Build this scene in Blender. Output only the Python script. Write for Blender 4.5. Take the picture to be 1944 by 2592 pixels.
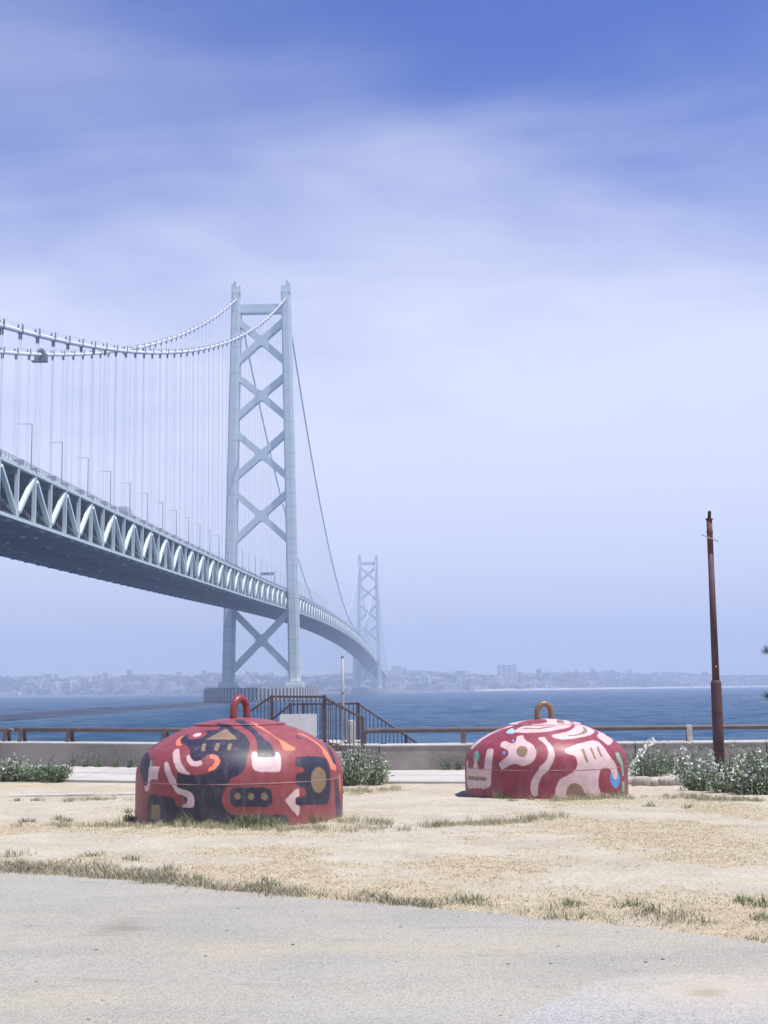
import bpy, bmesh, math, random
import numpy as np
from mathutils import Vector, Matrix
from mathutils.geometry import tessellate_polygon

for _o in list(bpy.data.objects):
    bpy.data.objects.remove(_o)
scene = bpy.context.scene
COL = scene.collection
R = math.radians
random.seed(7)
rng = np.random.default_rng(7)

# ------------------------------------------------------------------ camera
EYE = 6.81                                    # metres above the sea
cam_data = bpy.data.cameras.new('camera')
cam = bpy.data.objects.new('camera', cam_data)
COL.objects.link(cam)
cam_data.sensor_fit = 'VERTICAL'
cam_data.sensor_height = 24.0
cam_data.lens = 24.0 * 3421.0 / 2592.0
cam_data.clip_start = 0.1
cam_data.clip_end = 20000
cam.matrix_world = (Matrix.Translation((0, 0, EYE)) @ Matrix.Rotation(R(90 + 7.4966), 4, 'X')
                    @ Matrix.Rotation(R(-0.6906), 4, 'Z'))
scene.camera = cam

# ------------------------------------------------------------------ sky and sun
SUN_EL, SUN_AZ = 72.0, 24.0                    # azimuth: degrees from +X towards the viewer
sun_dir = Vector((math.cos(R(SUN_EL)) * math.cos(R(SUN_AZ)), -math.cos(R(SUN_EL)) * math.sin(R(SUN_AZ)), math.sin(R(SUN_EL))))
sl = bpy.data.lights.new('sun', 'SUN')
sl.energy = 5.0
sl.angle = R(0.53)
sl.color = (1.0, 0.945, 0.84)
sun = bpy.data.objects.new('sun', sl)
COL.objects.link(sun)
sun.rotation_euler = sun_dir.to_track_quat('Z', 'Y').to_euler()
sun.location = (30, -10, 60)

world = bpy.data.worlds.new('World')
scene.world = world
world.use_nodes = True
wn, wl = world.node_tree.nodes, world.node_tree.links
wn.clear()


def N(nodes, typ, **kw):
    n = nodes.new(typ)
    for k, v in kw.items():
        setattr(n, k, v)
    return n


def wmath(op, a, b=None, c=None, clamp=False):
    n = wn.new('ShaderNodeMath')
    n.operation = op
    n.use_clamp = clamp
    for i, v in enumerate((a, b, c)):
        if v is None:
            continue
        if isinstance(v, (int, float)):
            n.inputs[i].default_value = v
        else:
            wl.new(v, n.inputs[i])
    return n.outputs[0]


sky = N(wn, 'ShaderNodeTexSky', sky_type='NISHITA', sun_disc=False, sun_elevation=R(SUN_EL),
        sun_rotation=R(90 + SUN_AZ), altitude=0.0, air_density=1.0, dust_density=0.3, ozone_density=4.0)
tc = wn.new('ShaderNodeTexCoord')
sep = wn.new('ShaderNodeSeparateXYZ')
wl.new(tc.outputs['Generated'], sep.inputs[0])
zc = wmath('MAXIMUM', sep.outputs[2], 0.0)
den = wmath('ADD', zc, 0.16)
px_ = wmath('DIVIDE', sep.outputs[0], den)
py_ = wmath('DIVIDE', sep.outputs[1], den)
comb = wn.new('ShaderNodeCombineXYZ')
wl.new(px_, comb.inputs[0])
wl.new(py_, comb.inputs[1])


def cloud_noise(scale, detail, rough, dist, rotz, sx, sy, off=0.0):
    mp = wn.new('ShaderNodeMapping')
    mp.inputs['Rotation'].default_value = (0, 0, R(rotz))
    mp.inputs['Scale'].default_value = (sx, sy, 1)
    mp.inputs['Location'].default_value = (off, off * 0.7, off)
    wl.new(comb.outputs[0], mp.inputs[0])
    nz = wn.new('ShaderNodeTexNoise')
    nz.inputs['Scale'].default_value = scale
    nz.inputs['Detail'].default_value = detail
    nz.inputs['Roughness'].default_value = rough
    nz.inputs['Distortion'].default_value = dist
    wl.new(mp.outputs[0], nz.inputs['Vector'])
    return nz.outputs['Fac']


n_big = cloud_noise(0.95, 3.0, 0.5, 0.7, 10, 0.9, 0.8, 3.7)
n_str = cloud_noise(2.2, 7.0, 0.56, 0.7, -24, 0.75, 1.25, 1.3)
veil = wmath('MULTIPLY_ADD', n_big, 1.7, -0.85)
streak = wmath('MULTIPLY_ADD', n_str, 1.05, -0.525)
low = wmath('MULTIPLY_ADD', zc, -5.3, 2.40)                # thin cloud looks denser low over the horizon
cov = wmath('ADD', wmath('ADD', veil, streak), low)
cr = wn.new('ShaderNodeMapRange')
cr.interpolation_type = 'SMOOTHSTEP'
cr.inputs['From Min'].default_value = -0.35
cr.inputs['From Max'].default_value = 1.55
cr.inputs['To Min'].default_value = 0.0
cr.inputs['To Max'].default_value = 0.88
wl.new(cov, cr.inputs['Value'])
tint = wn.new('ShaderNodeMix')
tint.data_type = 'RGBA'
tint.blend_type = 'MULTIPLY'
tint.inputs[0].default_value = 1.0
wl.new(sky.outputs[0], tint.inputs[6])
tint.inputs[7].default_value = (0.39, 0.56, 1.20, 1)
mixc = wn.new('ShaderNodeMix')
mixc.data_type = 'RGBA'
wl.new(cr.outputs[0], mixc.inputs[0])
wl.new(tint.outputs[2], mixc.inputs[6])
mixc.inputs[7].default_value = (7.9, 8.15, 9.3, 1)           # sunlit ice cloud
bg = wn.new('ShaderNodeBackground')
bg.inputs['Strength'].default_value = 0.10
wl.new(mixc.outputs[2], bg.inputs[0])
wo = wn.new('ShaderNodeOutputWorld')
wl.new(bg.outputs[0], wo.inputs[0])

vs = scene.view_settings
vs.view_transform = 'Standard'
vs.look = 'None'
vs.exposure = 0.30
vs.gamma = 1.0
vs.use_curve_mapping = False
scene.render.engine = 'CYCLES'
cy = scene.cycles
cy.use_denoising = True
cy.max_bounces = 6
cy.diffuse_bounces = 3
cy.glossy_bounces = 2
cy.transmission_bounces = 2
cy.volume_bounces = 1
cy.transparent_max_bounces = 6
cy.sample_clamp_indirect = 6.0


# ------------------------------------------------------------------ materials
def mat(name, col, rough=0.7, var=0.0, vscale=3.0, vcol=None, bump=0.0, bscale=20.0, metallic=0.0, spec=0.4, island=0.0, detail=5.0, trans=0.0):
    m = bpy.data.materials.new(name)
    m.use_nodes = True
    nt = m.node_tree
    b = nt.nodes['Principled BSDF']
    b.inputs['Roughness'].default_value = rough
    b.inputs['Metallic'].default_value = metallic
    b.inputs['Specular IOR Level'].default_value = spec
    base = (*col, 1)
    b.inputs['Base Color'].default_value = base
    t = nt.nodes.new('ShaderNodeTexCoord')
    out = None
    if var > 0:
        nz = nt.nodes.new('ShaderNodeTexNoise')
        nz.inputs['Scale'].default_value = vscale
        nz.inputs['Detail'].default_value = detail
        nz.inputs['Roughness'].default_value = 0.62
        nt.links.new(t.outputs['Object'], nz.inputs['Vector'])
        mr = nt.nodes.new('ShaderNodeMapRange')
        mr.inputs['From Min'].default_value = 0.36
        mr.inputs['From Max'].default_value = 0.66
        nt.links.new(nz.outputs['Fac'], mr.inputs['Value'])
        mx = nt.nodes.new('ShaderNodeMix')
        mx.data_type = 'RGBA'
        nt.links.new(mr.outputs[0], mx.inputs[0])
        v2 = vcol if vcol else tuple(c * (1 - var) for c in col)
        mx.inputs[6].default_value = base
        mx.inputs[7].default_value = (*v2, 1)
        out = mx.outputs[2]
    if island > 0:
        g = nt.nodes.new('ShaderNodeNewGeometry')
        hs = nt.nodes.new('ShaderNodeHueSaturation')
        mv = nt.nodes.new('ShaderNodeMapRange')
        mv.inputs['To Min'].default_value = 1 - island
        mv.inputs['To Max'].default_value = 1 + island
        nt.links.new(g.outputs['Random Per Island'], mv.inputs['Value'])
        nt.links.new(mv.outputs[0], hs.inputs['Value'])
        if out is not None:
            nt.links.new(out, hs.inputs['Color'])
        else:
            hs.inputs['Color'].default_value = base
        out = hs.outputs[0]
    if out is not None:
        nt.links.new(out, b.inputs['Base Color'])
    if bump > 0:
        nb = nt.nodes.new('ShaderNodeTexNoise')
        nb.inputs['Scale'].default_value = bscale
        nb.inputs['Detail'].default_value = 6
        nt.links.new(t.outputs['Object'], nb.inputs['Vector'])
        bp = nt.nodes.new('ShaderNodeBump')
        bp.inputs['Strength'].default_value = bump
        bp.inputs['Distance'].default_value = 0.02
        nt.links.new(nb.outputs['Fac'], bp.inputs['Height'])
        nt.links.new(bp.outputs[0], b.inputs['Normal'])
    return m


M = {}
M['steel'] = mat('bridge_paint', (0.66, 0.75, 0.72), 0.55, 0.08, 0.15, spec=0.3)
M['steel_far'] = M['steel']
M['seam'] = mat('bridge_seam', (0.40, 0.48, 0.48), 0.6)
M['cable'] = mat('cable_wrap', (0.72, 0.75, 0.76), 0.5, spec=0.4)
M['band'] = mat('cable_band_steel', (0.17, 0.19, 0.22), 0.6)
M['hanger'] = mat('hanger_rope', (0.58, 0.62, 0.64), 0.6)
M['road'] = mat('road_asphalt', (0.06, 0.06, 0.065), 0.9, 0.2, 0.5)
M['steel_shade_dark'] = mat('shade_dark_steel', (0.20, 0.23, 0.26), 0.7, 0.2, 0.3)  # bridge steel darkened for the underside shade; also sign panel and platform
M['pier'] = mat('pier_concrete', (0.15, 0.155, 0.17), 0.9, 0.35, 0.12, bump=0.3, bscale=1.0)
M['fender'] = mat('fender_concrete', (0.58, 0.56, 0.53), 0.9, 0.3, 0.3)
M['black'] = mat('black_rubber', (0.02, 0.02, 0.022), 0.8)
M['galv'] = mat('galvanised_steel', (0.36, 0.38, 0.40), 0.5, 0.15, 4.0)
M['concrete'] = mat('wall_concrete', (0.36, 0.325, 0.29), 0.92, 0.42, 0.9, bump=0.35, bscale=14.0)
M['lit_pale_top'] = mat('lit_pale_concrete', (0.55, 0.53, 0.50), 0.92, 0.25, 2.0, bump=0.3, bscale=18.0)  # light on the wall top put into colour; also pale steps, caps, band
M['slab'] = mat('promenade_concrete', (0.50, 0.475, 0.44), 0.92, 0.18, 0.8, bump=0.25, bscale=25.0)
M['rail'] = mat('rail_brown_paint', (0.095, 0.075, 0.078), 0.55, 0.35, 5.0, vcol=(0.135, 0.105, 0.10))
M['railing'] = mat('railing_brown_paint', (0.075, 0.052, 0.056), 0.5, 0.3, 6.0, vcol=(0.12, 0.08, 0.08))
M['rust'] = mat('rusty_pole_steel', (0.072, 0.036, 0.042), 0.7, 0.5, 2.6, vcol=(0.115, 0.060, 0.060), bump=0.2, bscale=40)
M['rust_top'] = mat('red_rust_steel', (0.17, 0.055, 0.05), 0.7, 0.5, 9.0, vcol=(0.08, 0.038, 0.042), bump=0.2, bscale=40)
M['white'] = mat('white_board_paint', (0.66, 0.68, 0.68), 0.6, 0.12, 4.0)
M['bollard'] = mat('pale_concrete', (0.40, 0.375, 0.35), 0.9, 0.2, 6.0, bump=0.3, bscale=40)
M['bronze'] = mat('bronze_paint', (0.25, 0.165, 0.10), 0.38, 0.25, 7.0, spec=0.5)
M['stone'] = mat('border_stone', (0.48, 0.42, 0.36), 0.9, 0.4, 7.0, bump=0.5, bscale=18)
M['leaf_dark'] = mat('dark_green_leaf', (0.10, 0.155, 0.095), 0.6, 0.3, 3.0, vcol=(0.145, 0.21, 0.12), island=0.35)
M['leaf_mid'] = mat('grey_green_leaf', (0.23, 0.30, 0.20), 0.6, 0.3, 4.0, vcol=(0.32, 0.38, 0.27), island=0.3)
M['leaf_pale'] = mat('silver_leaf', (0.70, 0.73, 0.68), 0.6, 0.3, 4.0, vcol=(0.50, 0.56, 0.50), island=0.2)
M['stem'] = mat('shrub_stem', (0.16, 0.13, 0.10), 0.8)
M['needle'] = mat('pine_needle', (0.028, 0.050, 0.032), 0.6, island=0.35)
M['bark'] = mat('pine_bark', (0.11, 0.085, 0.07), 0.9, 0.4, 6.0, bump=0.6, bscale=15)
M['straw'] = mat('dry_straw', (0.48, 0.41, 0.275), 0.8, 0.3, 1.5, vcol=(0.55, 0.485, 0.36), island=0.22)
M['grass_green'] = mat('green_grass_blade', (0.13, 0.17, 0.075), 0.7, 0.3, 1.5, vcol=(0.26, 0.27, 0.15), island=0.3)
M['grass_grey'] = mat('grey_green_grass', (0.23, 0.23, 0.16), 0.8, 0.4, 1.6, vcol=(0.42, 0.38, 0.27), island=0.3)


# ------------------------------------------------------------------ mesh helpers
class MB:
    def __init__(s):
        s.v, s.f, s.m = [], [], []

    def add(s, verts, faces, mi=0):
        o = len(s.v)
        s.v += [tuple(p) for p in verts]
        s.f += [tuple(i + o for i in q) for q in faces]
        s.m += [mi] * len(faces)

    def box(s, x0, x1, y0, y1, z0, z1, mi=0):
        s.add([(x0, y0, z0), (x1, y0, z0), (x1, y1, z0), (x0, y1, z0), (x0, y0, z1), (x1, y0, z1), (x1, y1, z1), (x0, y1, z1)],
              [(0, 3, 2, 1), (4, 5, 6, 7), (0, 1, 5, 4), (1, 2, 6, 5), (2, 3, 7, 6), (3, 0, 4, 7)], mi)

    def beam(s, p0, p1, w, h, up=(0, 0, 1), mi=0):
        p0, p1 = Vector(p0), Vector(p1)
        d = (p1 - p0).normalized()
        up = Vector(up)
        if abs(d.dot(up)) > 0.999:
            up = Vector((0, 1, 0))
        a = d.cross(up).normalized() * (w / 2)
        b = a.cross(d).normalized() * (h / 2)
        vs_ = [p + sa * a + sb * b for p in (p0, p1) for sa, sb in ((-1, -1), (1, -1), (1, 1), (-1, 1))]
        s.add(vs_, [(0, 1, 2, 3), (7, 6, 5, 4), (0, 4, 5, 1), (1, 5, 6, 2), (2, 6, 7, 3), (3, 7, 4, 0)], mi)

    def tube(s, pts, r, n=10, mi=0, caps=True):
        pts = [Vector(p) for p in pts]
        rs = r if isinstance(r, (list, tuple)) else [r] * len(pts)
        rings = []
        ref = None
        for i, p in enumerate(pts):
            d = (pts[min(i + 1, len(pts) - 1)] - pts[max(i - 1, 0)]).normalized()
            if ref is None:
                ref = Vector((0, 0, 1)) if abs(d.z) < 0.9 else Vector((1, 0, 0))
            a = (ref - d * ref.dot(d)).normalized()
            ref = a
            b = d.cross(a)
            rings.append([p + (a * math.cos(2 * math.pi * k / n) + b * math.sin(2 * math.pi * k / n)) * rs[i] for k in range(n)])
        vs_ = [q for rg in rings for q in rg]
        fs = []
        for i in range(len(pts) - 1):
            for k in range(n):
                k2 = (k + 1) % n
                fs.append((i * n + k, i * n + k2, (i + 1) * n + k2, (i + 1) * n + k))
        if caps:
            fs.append(tuple(range(n))[::-1])
            fs.append(tuple((len(pts) - 1) * n + k for k in range(n)))
        s.add(vs_, fs, mi)

    def lathe(s, prof, n=32, mi=0, cx=0.0, cy=0.0):
        vs_, fs = [], []
        for r, z in prof:
            vs_ += [(cx + r * math.cos(2 * math.pi * k / n), cy + r * math.sin(2 * math.pi * k / n), z) for k in range(n)]
        for i in range(len(prof) - 1):
            for k in range(n):
                k2 = (k + 1) % n
                fs.append((i * n + k, i * n + k2, (i + 1) * n + k2, (i + 1) * n + k))
        s.add(vs_, fs, mi)

    def extrude_xz(s, poly, y0, y1, mi=0):
        """closed outline in the xz plane, given depth along y"""
        n = len(poly)
        tris = tessellate_polygon([[Vector((x, z, 0)) for x, z in poly]])
        o = len(s.v)
        s.v += [(x, y0, z) for x, z in poly] + [(x, y1, z) for x, z in poly]
        for t in tris:
            s.f.append(tuple(o + i for i in t))
            s.m.append(mi)
            s.f.append(tuple(o + n + i for i in tuple(t)[::-1]))
            s.m.append(mi)
        for i in range(n):
            j = (i + 1) % n
            s.f.append((o + i, o + j, o + n + j, o + n + i))
            s.m.append(mi)

    def mesh(s, name, mats, smooth=False, fix=True):
        me = bpy.data.meshes.new(name)
        me.from_pydata(s.v, [], s.f)
        for m in (mats if isinstance(mats, (list, tuple)) else [mats]):
            me.materials.append(m)
        if any(s.m):
            me.polygons.foreach_set('material_index', s.m)
        if fix:
            bm = bmesh.new()
            bm.from_mesh(me)
            bmesh.ops.recalc_face_normals(bm, faces=bm.faces)
            bm.to_mesh(me)
            bm.free()
        if smooth:
            me.polygons.foreach_set('use_smooth', [True] * len(me.polygons))
        me.update()
        return me

    def build(s, name, mats, parent=None, smooth=False, loc=None, fix=True):
        return link(name, s.mesh(name, mats, smooth, fix), parent, loc)


def link(name, me, parent=None, loc=None, rot=None):
    o = bpy.data.objects.new(name, me)
    COL.objects.link(o)
    if parent is not None:
        o.parent = parent
    if loc is not None:
        o.location = loc
    if rot is not None:
        o.rotation_euler = rot
    return o


def smooth_angle(me, deg=35):
    """smooth shading with sharp edges kept where the surface turns hard"""
    me.polygons.foreach_set('use_smooth', [True] * len(me.polygons))
    bm = bmesh.new()
    bm.from_mesh(me)
    for e in bm.edges:
        if len(e.link_faces) == 2 and e.calc_face_angle(0) > R(deg):
            e.smooth = False
    bm.to_mesh(me)
    bm.free()


def empty(name, loc=(0, 0, 0), rz=0.0):
    o = bpy.data.objects.new(name, None)
    o.empty_display_size = 0.2
    COL.objects.link(o)
    o.location = loc
    o.rotation_euler = (0, 0, rz)
    return o


def tag(o, label=None, cat=None, group=None, kind=None):
    if label:
        o['label'] = label
    if cat:
        o['category'] = cat
    if group:
        o['group'] = group
    if kind:
        o['kind'] = kind
    return o


def np_mesh(name, verts, faces, mats, smooth=False):
    """faces: (n,3) or (n,4) integer array"""
    me = bpy.data.meshes.new(name)
    verts = np.asarray(verts, np.float32)
    faces = np.asarray(faces, np.int32)
    nf, k = faces.shape
    me.vertices.add(len(verts))
    me.vertices.foreach_set('co', verts.ravel())
    me.loops.add(nf * k)
    me.loops.foreach_set('vertex_index', faces.ravel())
    me.polygons.add(nf)
    me.polygons.foreach_set('loop_start', np.arange(0, nf * k, k, dtype=np.int32))
    me.polygons.foreach_set('loop_total', np.full(nf, k, np.int32))
    for m in (mats if isinstance(mats, (list, tuple)) else [mats]):
        me.materials.append(m)
    if smooth:
        me.polygons.foreach_set('use_smooth', np.ones(nf, bool))
    me.update(calc_edges=True)
    me.validate()
    return me


_gy = np.array([-80, 11.5, 16.7, 21.3, 27.5, 34.0])
_gz = EYE + np.array([-1.44, -1.44, -1.533, -1.634, -1.676, -1.72])


def hash_noise(x, y, seed=0):
    """smooth value noise on the plane, numpy"""
    x = np.asarray(x, float)
    y = np.asarray(y, float)
    xi, yi = np.floor(x).astype(int), np.floor(y).astype(int)
    fx, fy = x - xi, y - yi
    fx, fy = fx * fx * (3 - 2 * fx), fy * fy * (3 - 2 * fy)

    def h(a, b):
        n = (a * 374761393 + b * 668265263 + seed * 974634777) & 0x7fffffff
        n = ((n ^ (n >> 13)) * 1274126177) & 0x7fffffff
        return ((n ^ (n >> 16)) & 0xffff) / 65535.0
    return (h(xi, yi) * (1 - fx) + h(xi + 1, yi) * fx) * (1 - fy) + (h(xi, yi + 1) * (1 - fx) + h(xi + 1, yi + 1) * fx) * fy


def fbm(x, y, seed=0, oct=4):
    v, a, s_ = 0, 0.5, 1.0
    for i in range(oct):
        v = v + a * hash_noise(np.asarray(x) * s_, np.asarray(y) * s_, seed + i)
        a *= 0.5
        s_ *= 2.03
    return v / (1 - 0.5 ** oct)


def gz_flat(y):
    return np.interp(y, _gy, _gz)


PE_X = np.array([-30, -8, -3.18, -2.6, -2.09, -1.59, -1.15, -0.57, -0.03, 0.65, 1.26, 1.72, 2.13, 3.2, 8, 30])
PE_Y = np.array([14.5, 13.2, 11.35, 11.08, 10.81, 10.47, 10.13, 9.76, 9.41, 9.0, 8.63, 8.26, 7.87, 6.9, 2.0, -20])


def path_edge(x):
    return np.interp(x, PE_X, PE_Y)


def ground_z(x, y):
    """height of the sandy ground"""
    x, y = np.asarray(x, float), np.asarray(y, float)
    z = gz_flat(y)
    d = np.clip((y - path_edge(x)) / 1.2, 0, 1)
    rough = (fbm(x * 0.9, y * 0.9, 3, 3) - 0.5) * 0.05 + (fbm(x * 4.5, y * 4.5, 9, 3) - 0.5) * 0.028
    fade = np.clip((25.0 - y) / 2.0, 0, 1)
    return z + (rough + 0.012) * d * fade


# ================================================================== setting
WALL_X = np.array([-46.0, -22.0, -9.18, -0.16, 7.68, 34.0])
WALL_Y = np.array([50.2, 38.65, 32.49, 28.16, 27.74, 26.4])
WALL_TOP = 5.70


def wall_y(x):
    return np.interp(x, WALL_X, WALL_Y)


# ---- sea
def sea_material():
    m = bpy.data.materials.new('sea_water')
    m.use_nodes = True
    nt = m.node_tree
    nd, lk = nt.nodes, nt.links
    b = nd['Principled BSDF']
    b.inputs['Roughness'].default_value = 0.28
    b.inputs['Specular IOR Level'].default_value = 0.09
    b.inputs['IOR'].default_value = 1.33
    t = nd.new('ShaderNodeTexCoord')

    def noise(scale, sx, sy, detail=4, dist=0.0, rough=0.6, rot=12):
        mp = nd.new('ShaderNodeMapping')
        mp.inputs['Scale'].default_value = (sx, sy, 1)
        mp.inputs['Rotation'].default_value = (0, 0, R(rot))
        lk.new(t.outputs['Object'], mp.inputs[0])
        n = nd.new('ShaderNodeTexNoise')
        n.inputs['Scale'].default_value = scale
        n.inputs['Detail'].default_value = detail
        n.inputs['Distortion'].default_value = dist
        n.inputs['Roughness'].default_value = rough
        lk.new(mp.outputs[0], n.inputs['Vector'])
        return n.outputs['Fac']
    # water colour: darker and greener streaks where gusts ruffle it
    patch = noise(0.010, 0.5, 0.9, 3, 0.4)
    chop = noise(0.16, 1.0, 0.30, 5, 0.3, 0.6, 3)
    cr_ = nd.new('ShaderNodeValToRGB')
    cr_.color_ramp.elements[0].position = 0.34
    cr_.color_ramp.elements[0].color = (0.004, 0.044, 0.100, 1)
    cr_.color_ramp.elements[1].position = 0.68
    cr_.color_ramp.elements[1].color = (0.016, 0.078, 0.175, 1)
    mx0 = nd.new('ShaderNodeMath')
    mx0.operation = 'MULTIPLY_ADD'
    lk.new(chop, mx0.inputs[0])
    mx0.inputs[1].default_value = 0.45
    lk.new(patch, mx0.inputs[2])
    mx1 = nd.new('ShaderNodeMath')
    mx1.operation = 'SUBTRACT'
    lk.new(mx0.outputs[0], mx1.inputs[0])
    mx1.inputs[1].default_value = 0.22
    lk.new(mx1.outputs[0], cr_.inputs[0])
    # foam of breaking crests
    foam = noise(0.085, 1.0, 0.35, 6, 0.6, 0.68, 3)
    fr = nd.new('ShaderNodeMapRange')
    fr.inputs['From Min'].default_value = 0.69
    fr.inputs['From Max'].default_value = 0.76
    lk.new(foam, fr.inputs['Value'])
    fa = nd.new('ShaderNodeAttribute')
    fa.attribute_name = 'foam'
    fm = nd.new('ShaderNodeMath')
    fm.operation = 'MAXIMUM'
    lk.new(fr.outputs[0], fm.inputs[0])
    lk.new(fa.outputs['Fac'], fm.inputs[1])
    mx = nd.new('ShaderNodeMix')
    mx.data_type = 'RGBA'
    lk.new(fm.outputs[0], mx.inputs[0])
    lk.new(cr_.outputs[0], mx.inputs[6])
    mx.inputs[7].default_value = (0.62, 0.66, 0.72, 1)
    lk.new(mx.outputs[2], b.inputs['Base Color'])
    rr = nd.new('ShaderNodeMapRange')
    rr.inputs['To Min'].default_value = 0.28
    rr.inputs['To Max'].default_value = 0.9
    lk.new(fr.outputs[0], rr.inputs['Value'])
    lk.new(rr.outputs[0], b.inputs['Roughness'])
    w1 = noise(0.10, 0.6, 1.4, 6, 0.2)
    bp = nd.new('ShaderNodeBump')
    bp.inputs['Strength'].default_value = 1.0
    bp.inputs['Distance'].default_value = 3.2
    lk.new(w1, bp.inputs['Height'])
    lk.new(bp.outputs[0], b.inputs['Normal'])
    return m


M['sea'] = sea_material()
# one sheet: short crested wind waves, fading out where they are too far to tell apart
sr = np.concatenate([[-380, -60, 10], 34 * 1.0062 ** np.arange(0, 560), np.linspace(1150, 7300, 40)])
su = np.concatenate([[-1], np.linspace(-0.92, 0.92, 300), [1]])
SX = np.empty((len(sr), len(su)))
for i_, y_ in enumerate(sr):
    half = 0.36 * max(y_, 30) + 25
    SX[i_] = np.where(np.abs(su) < 0.95, su * half, np.sign(su) * 5600)
SY = np.repeat(sr[:, None], len(su), 1)
SZ = np.zeros_like(SX)
foam = np.zeros_like(SX)
wr = np.random.default_rng(11)
for k_ in range(16):
    lam = wr.uniform(5.0, 22.0)
    th_ = R(250 + wr.normal() * 26)
    kx, ky = 2 * math.pi / lam * math.cos(th_), 2 * math.pi / lam * math.sin(th_)
    ph = kx * SX + ky * SY + wr.uniform(0, 6.28) + 2.0 * fbm(SX / 60.0, SY / 60.0, 90 + k_, 2)
    SZ += (lam ** 0.8 / 9.0) * 0.050 * (2 * ((np.sin(ph) + 1) / 2) ** 1.6 - 1)
group = fbm(SX / 45.0, SY / 70.0, 131, 3)
SZ *= 0.40 + 1.15 * group
foam = np.clip((SZ - 0.29) * 6, 0, 1) * np.clip((fbm(SX / 3.0, SY / 6.0, 141, 3) - 0.46) * 7, 0, 1)
fade = np.clip((1300 - SY) / 500, 0, 1) * (SY > 20) * (np.abs(su)[None, :] < 0.95)
SZ *= fade
ii = np.arange(SX.size).reshape(SX.shape)
sq = np.stack([ii[:-1, :-1], ii[:-1, 1:], ii[1:, 1:], ii[1:, :-1]], -1).reshape(-1, 4)
me = np_mesh('sea', np.column_stack([SX.ravel(), SY.ravel(), SZ.ravel()]), sq, M['sea'], True)
at = me.attributes.new('foam', 'FLOAT', 'POINT')
at.data.foreach_set('value', (foam * fade).astype(np.float32).ravel())
tag(link('sea', me), kind='structure')

# ---- sandy ground, one sheet up to the sea wall
DRY = [(-3.80, 15.36, 1.03, 1.28), (-1.93, 14.72, 1.63, 0.98), (1.09, 14.26, 1.00, 0.55), (2.64, 13.25, 1.11, 1.64), (4.22, 17.32, 0.73, 2.87),
       (-4.86, 23.87, 1.05, 0.86), (-0.33, 22.89, 0.87, 1.38), (-6.62, 25.06, 0.88, 0.95), (-1.23, 12.64, 0.74, 0.79), (2.79, 19.54, 0.74, 1.10), (2.68, 11.63, 1.01, 0.95), (2.46, 14.99, 1.43, 1.31), (0.53, 11.27, 1.37, 0.77)]


def dry_cover(x, y):
    x, y = np.asarray(x, float), np.asarray(y, float)
    n = fbm(x * 1.3, y * 0.9, 21, 5)
    n2 = fbm(x * 5.0, y * 4.0, 31, 4)
    d = y - path_edge(x)
    width = np.interp(x, [-6, -2.2, -0.9, 0.3, 3], [0.9, 1.0, 1.9, 2.0, 2.4])
    band = np.clip(1.25 - d / width, 0, 1) * (d > -0.05)
    v = band * 1.0
    for cx, cy, rx, ry in DRY:
        q = 1.25 - np.hypot((x - cx) / rx, (y - cy) / ry)
        v = np.maximum(v, np.clip(q, 0, 1) * 0.95)
    v = v + 0.05 + (n - 0.5) * 1.7 + (n2 - 0.5) * 1.1
    return np.clip((v - 0.27) * 1.7, 0, 1)


xs = np.concatenate([np.linspace(-120, -12, 28)[:-1], np.linspace(-12, 12, 330), np.linspace(12, 120, 28)[1:]])
yk = np.concatenate([np.linspace(-60, 6.5, 14)[:-1], np.linspace(6.5, 26, 270)])
tail = np.linspace(0, 1, 14)[1:]
XX, YY = [], []
rows = [np.stack([xs, np.full_like(xs, y)], 1) for y in yk]
for k in tail:
    rows.append(np.stack([xs, 26 + (wall_y(xs) + 0.35 - 26) * k], 1))
gr = np.concatenate(rows)
gzv = ground_z(gr[:, 0], gr[:, 1])
nx, ny = len(xs), len(rows)
idx = np.arange(nx * ny).reshape(ny, nx)
quads = np.stack([idx[:-1, :-1], idx[:-1, 1:], idx[1:, 1:], idx[1:, :-1]], -1).reshape(-1, 4)


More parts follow.
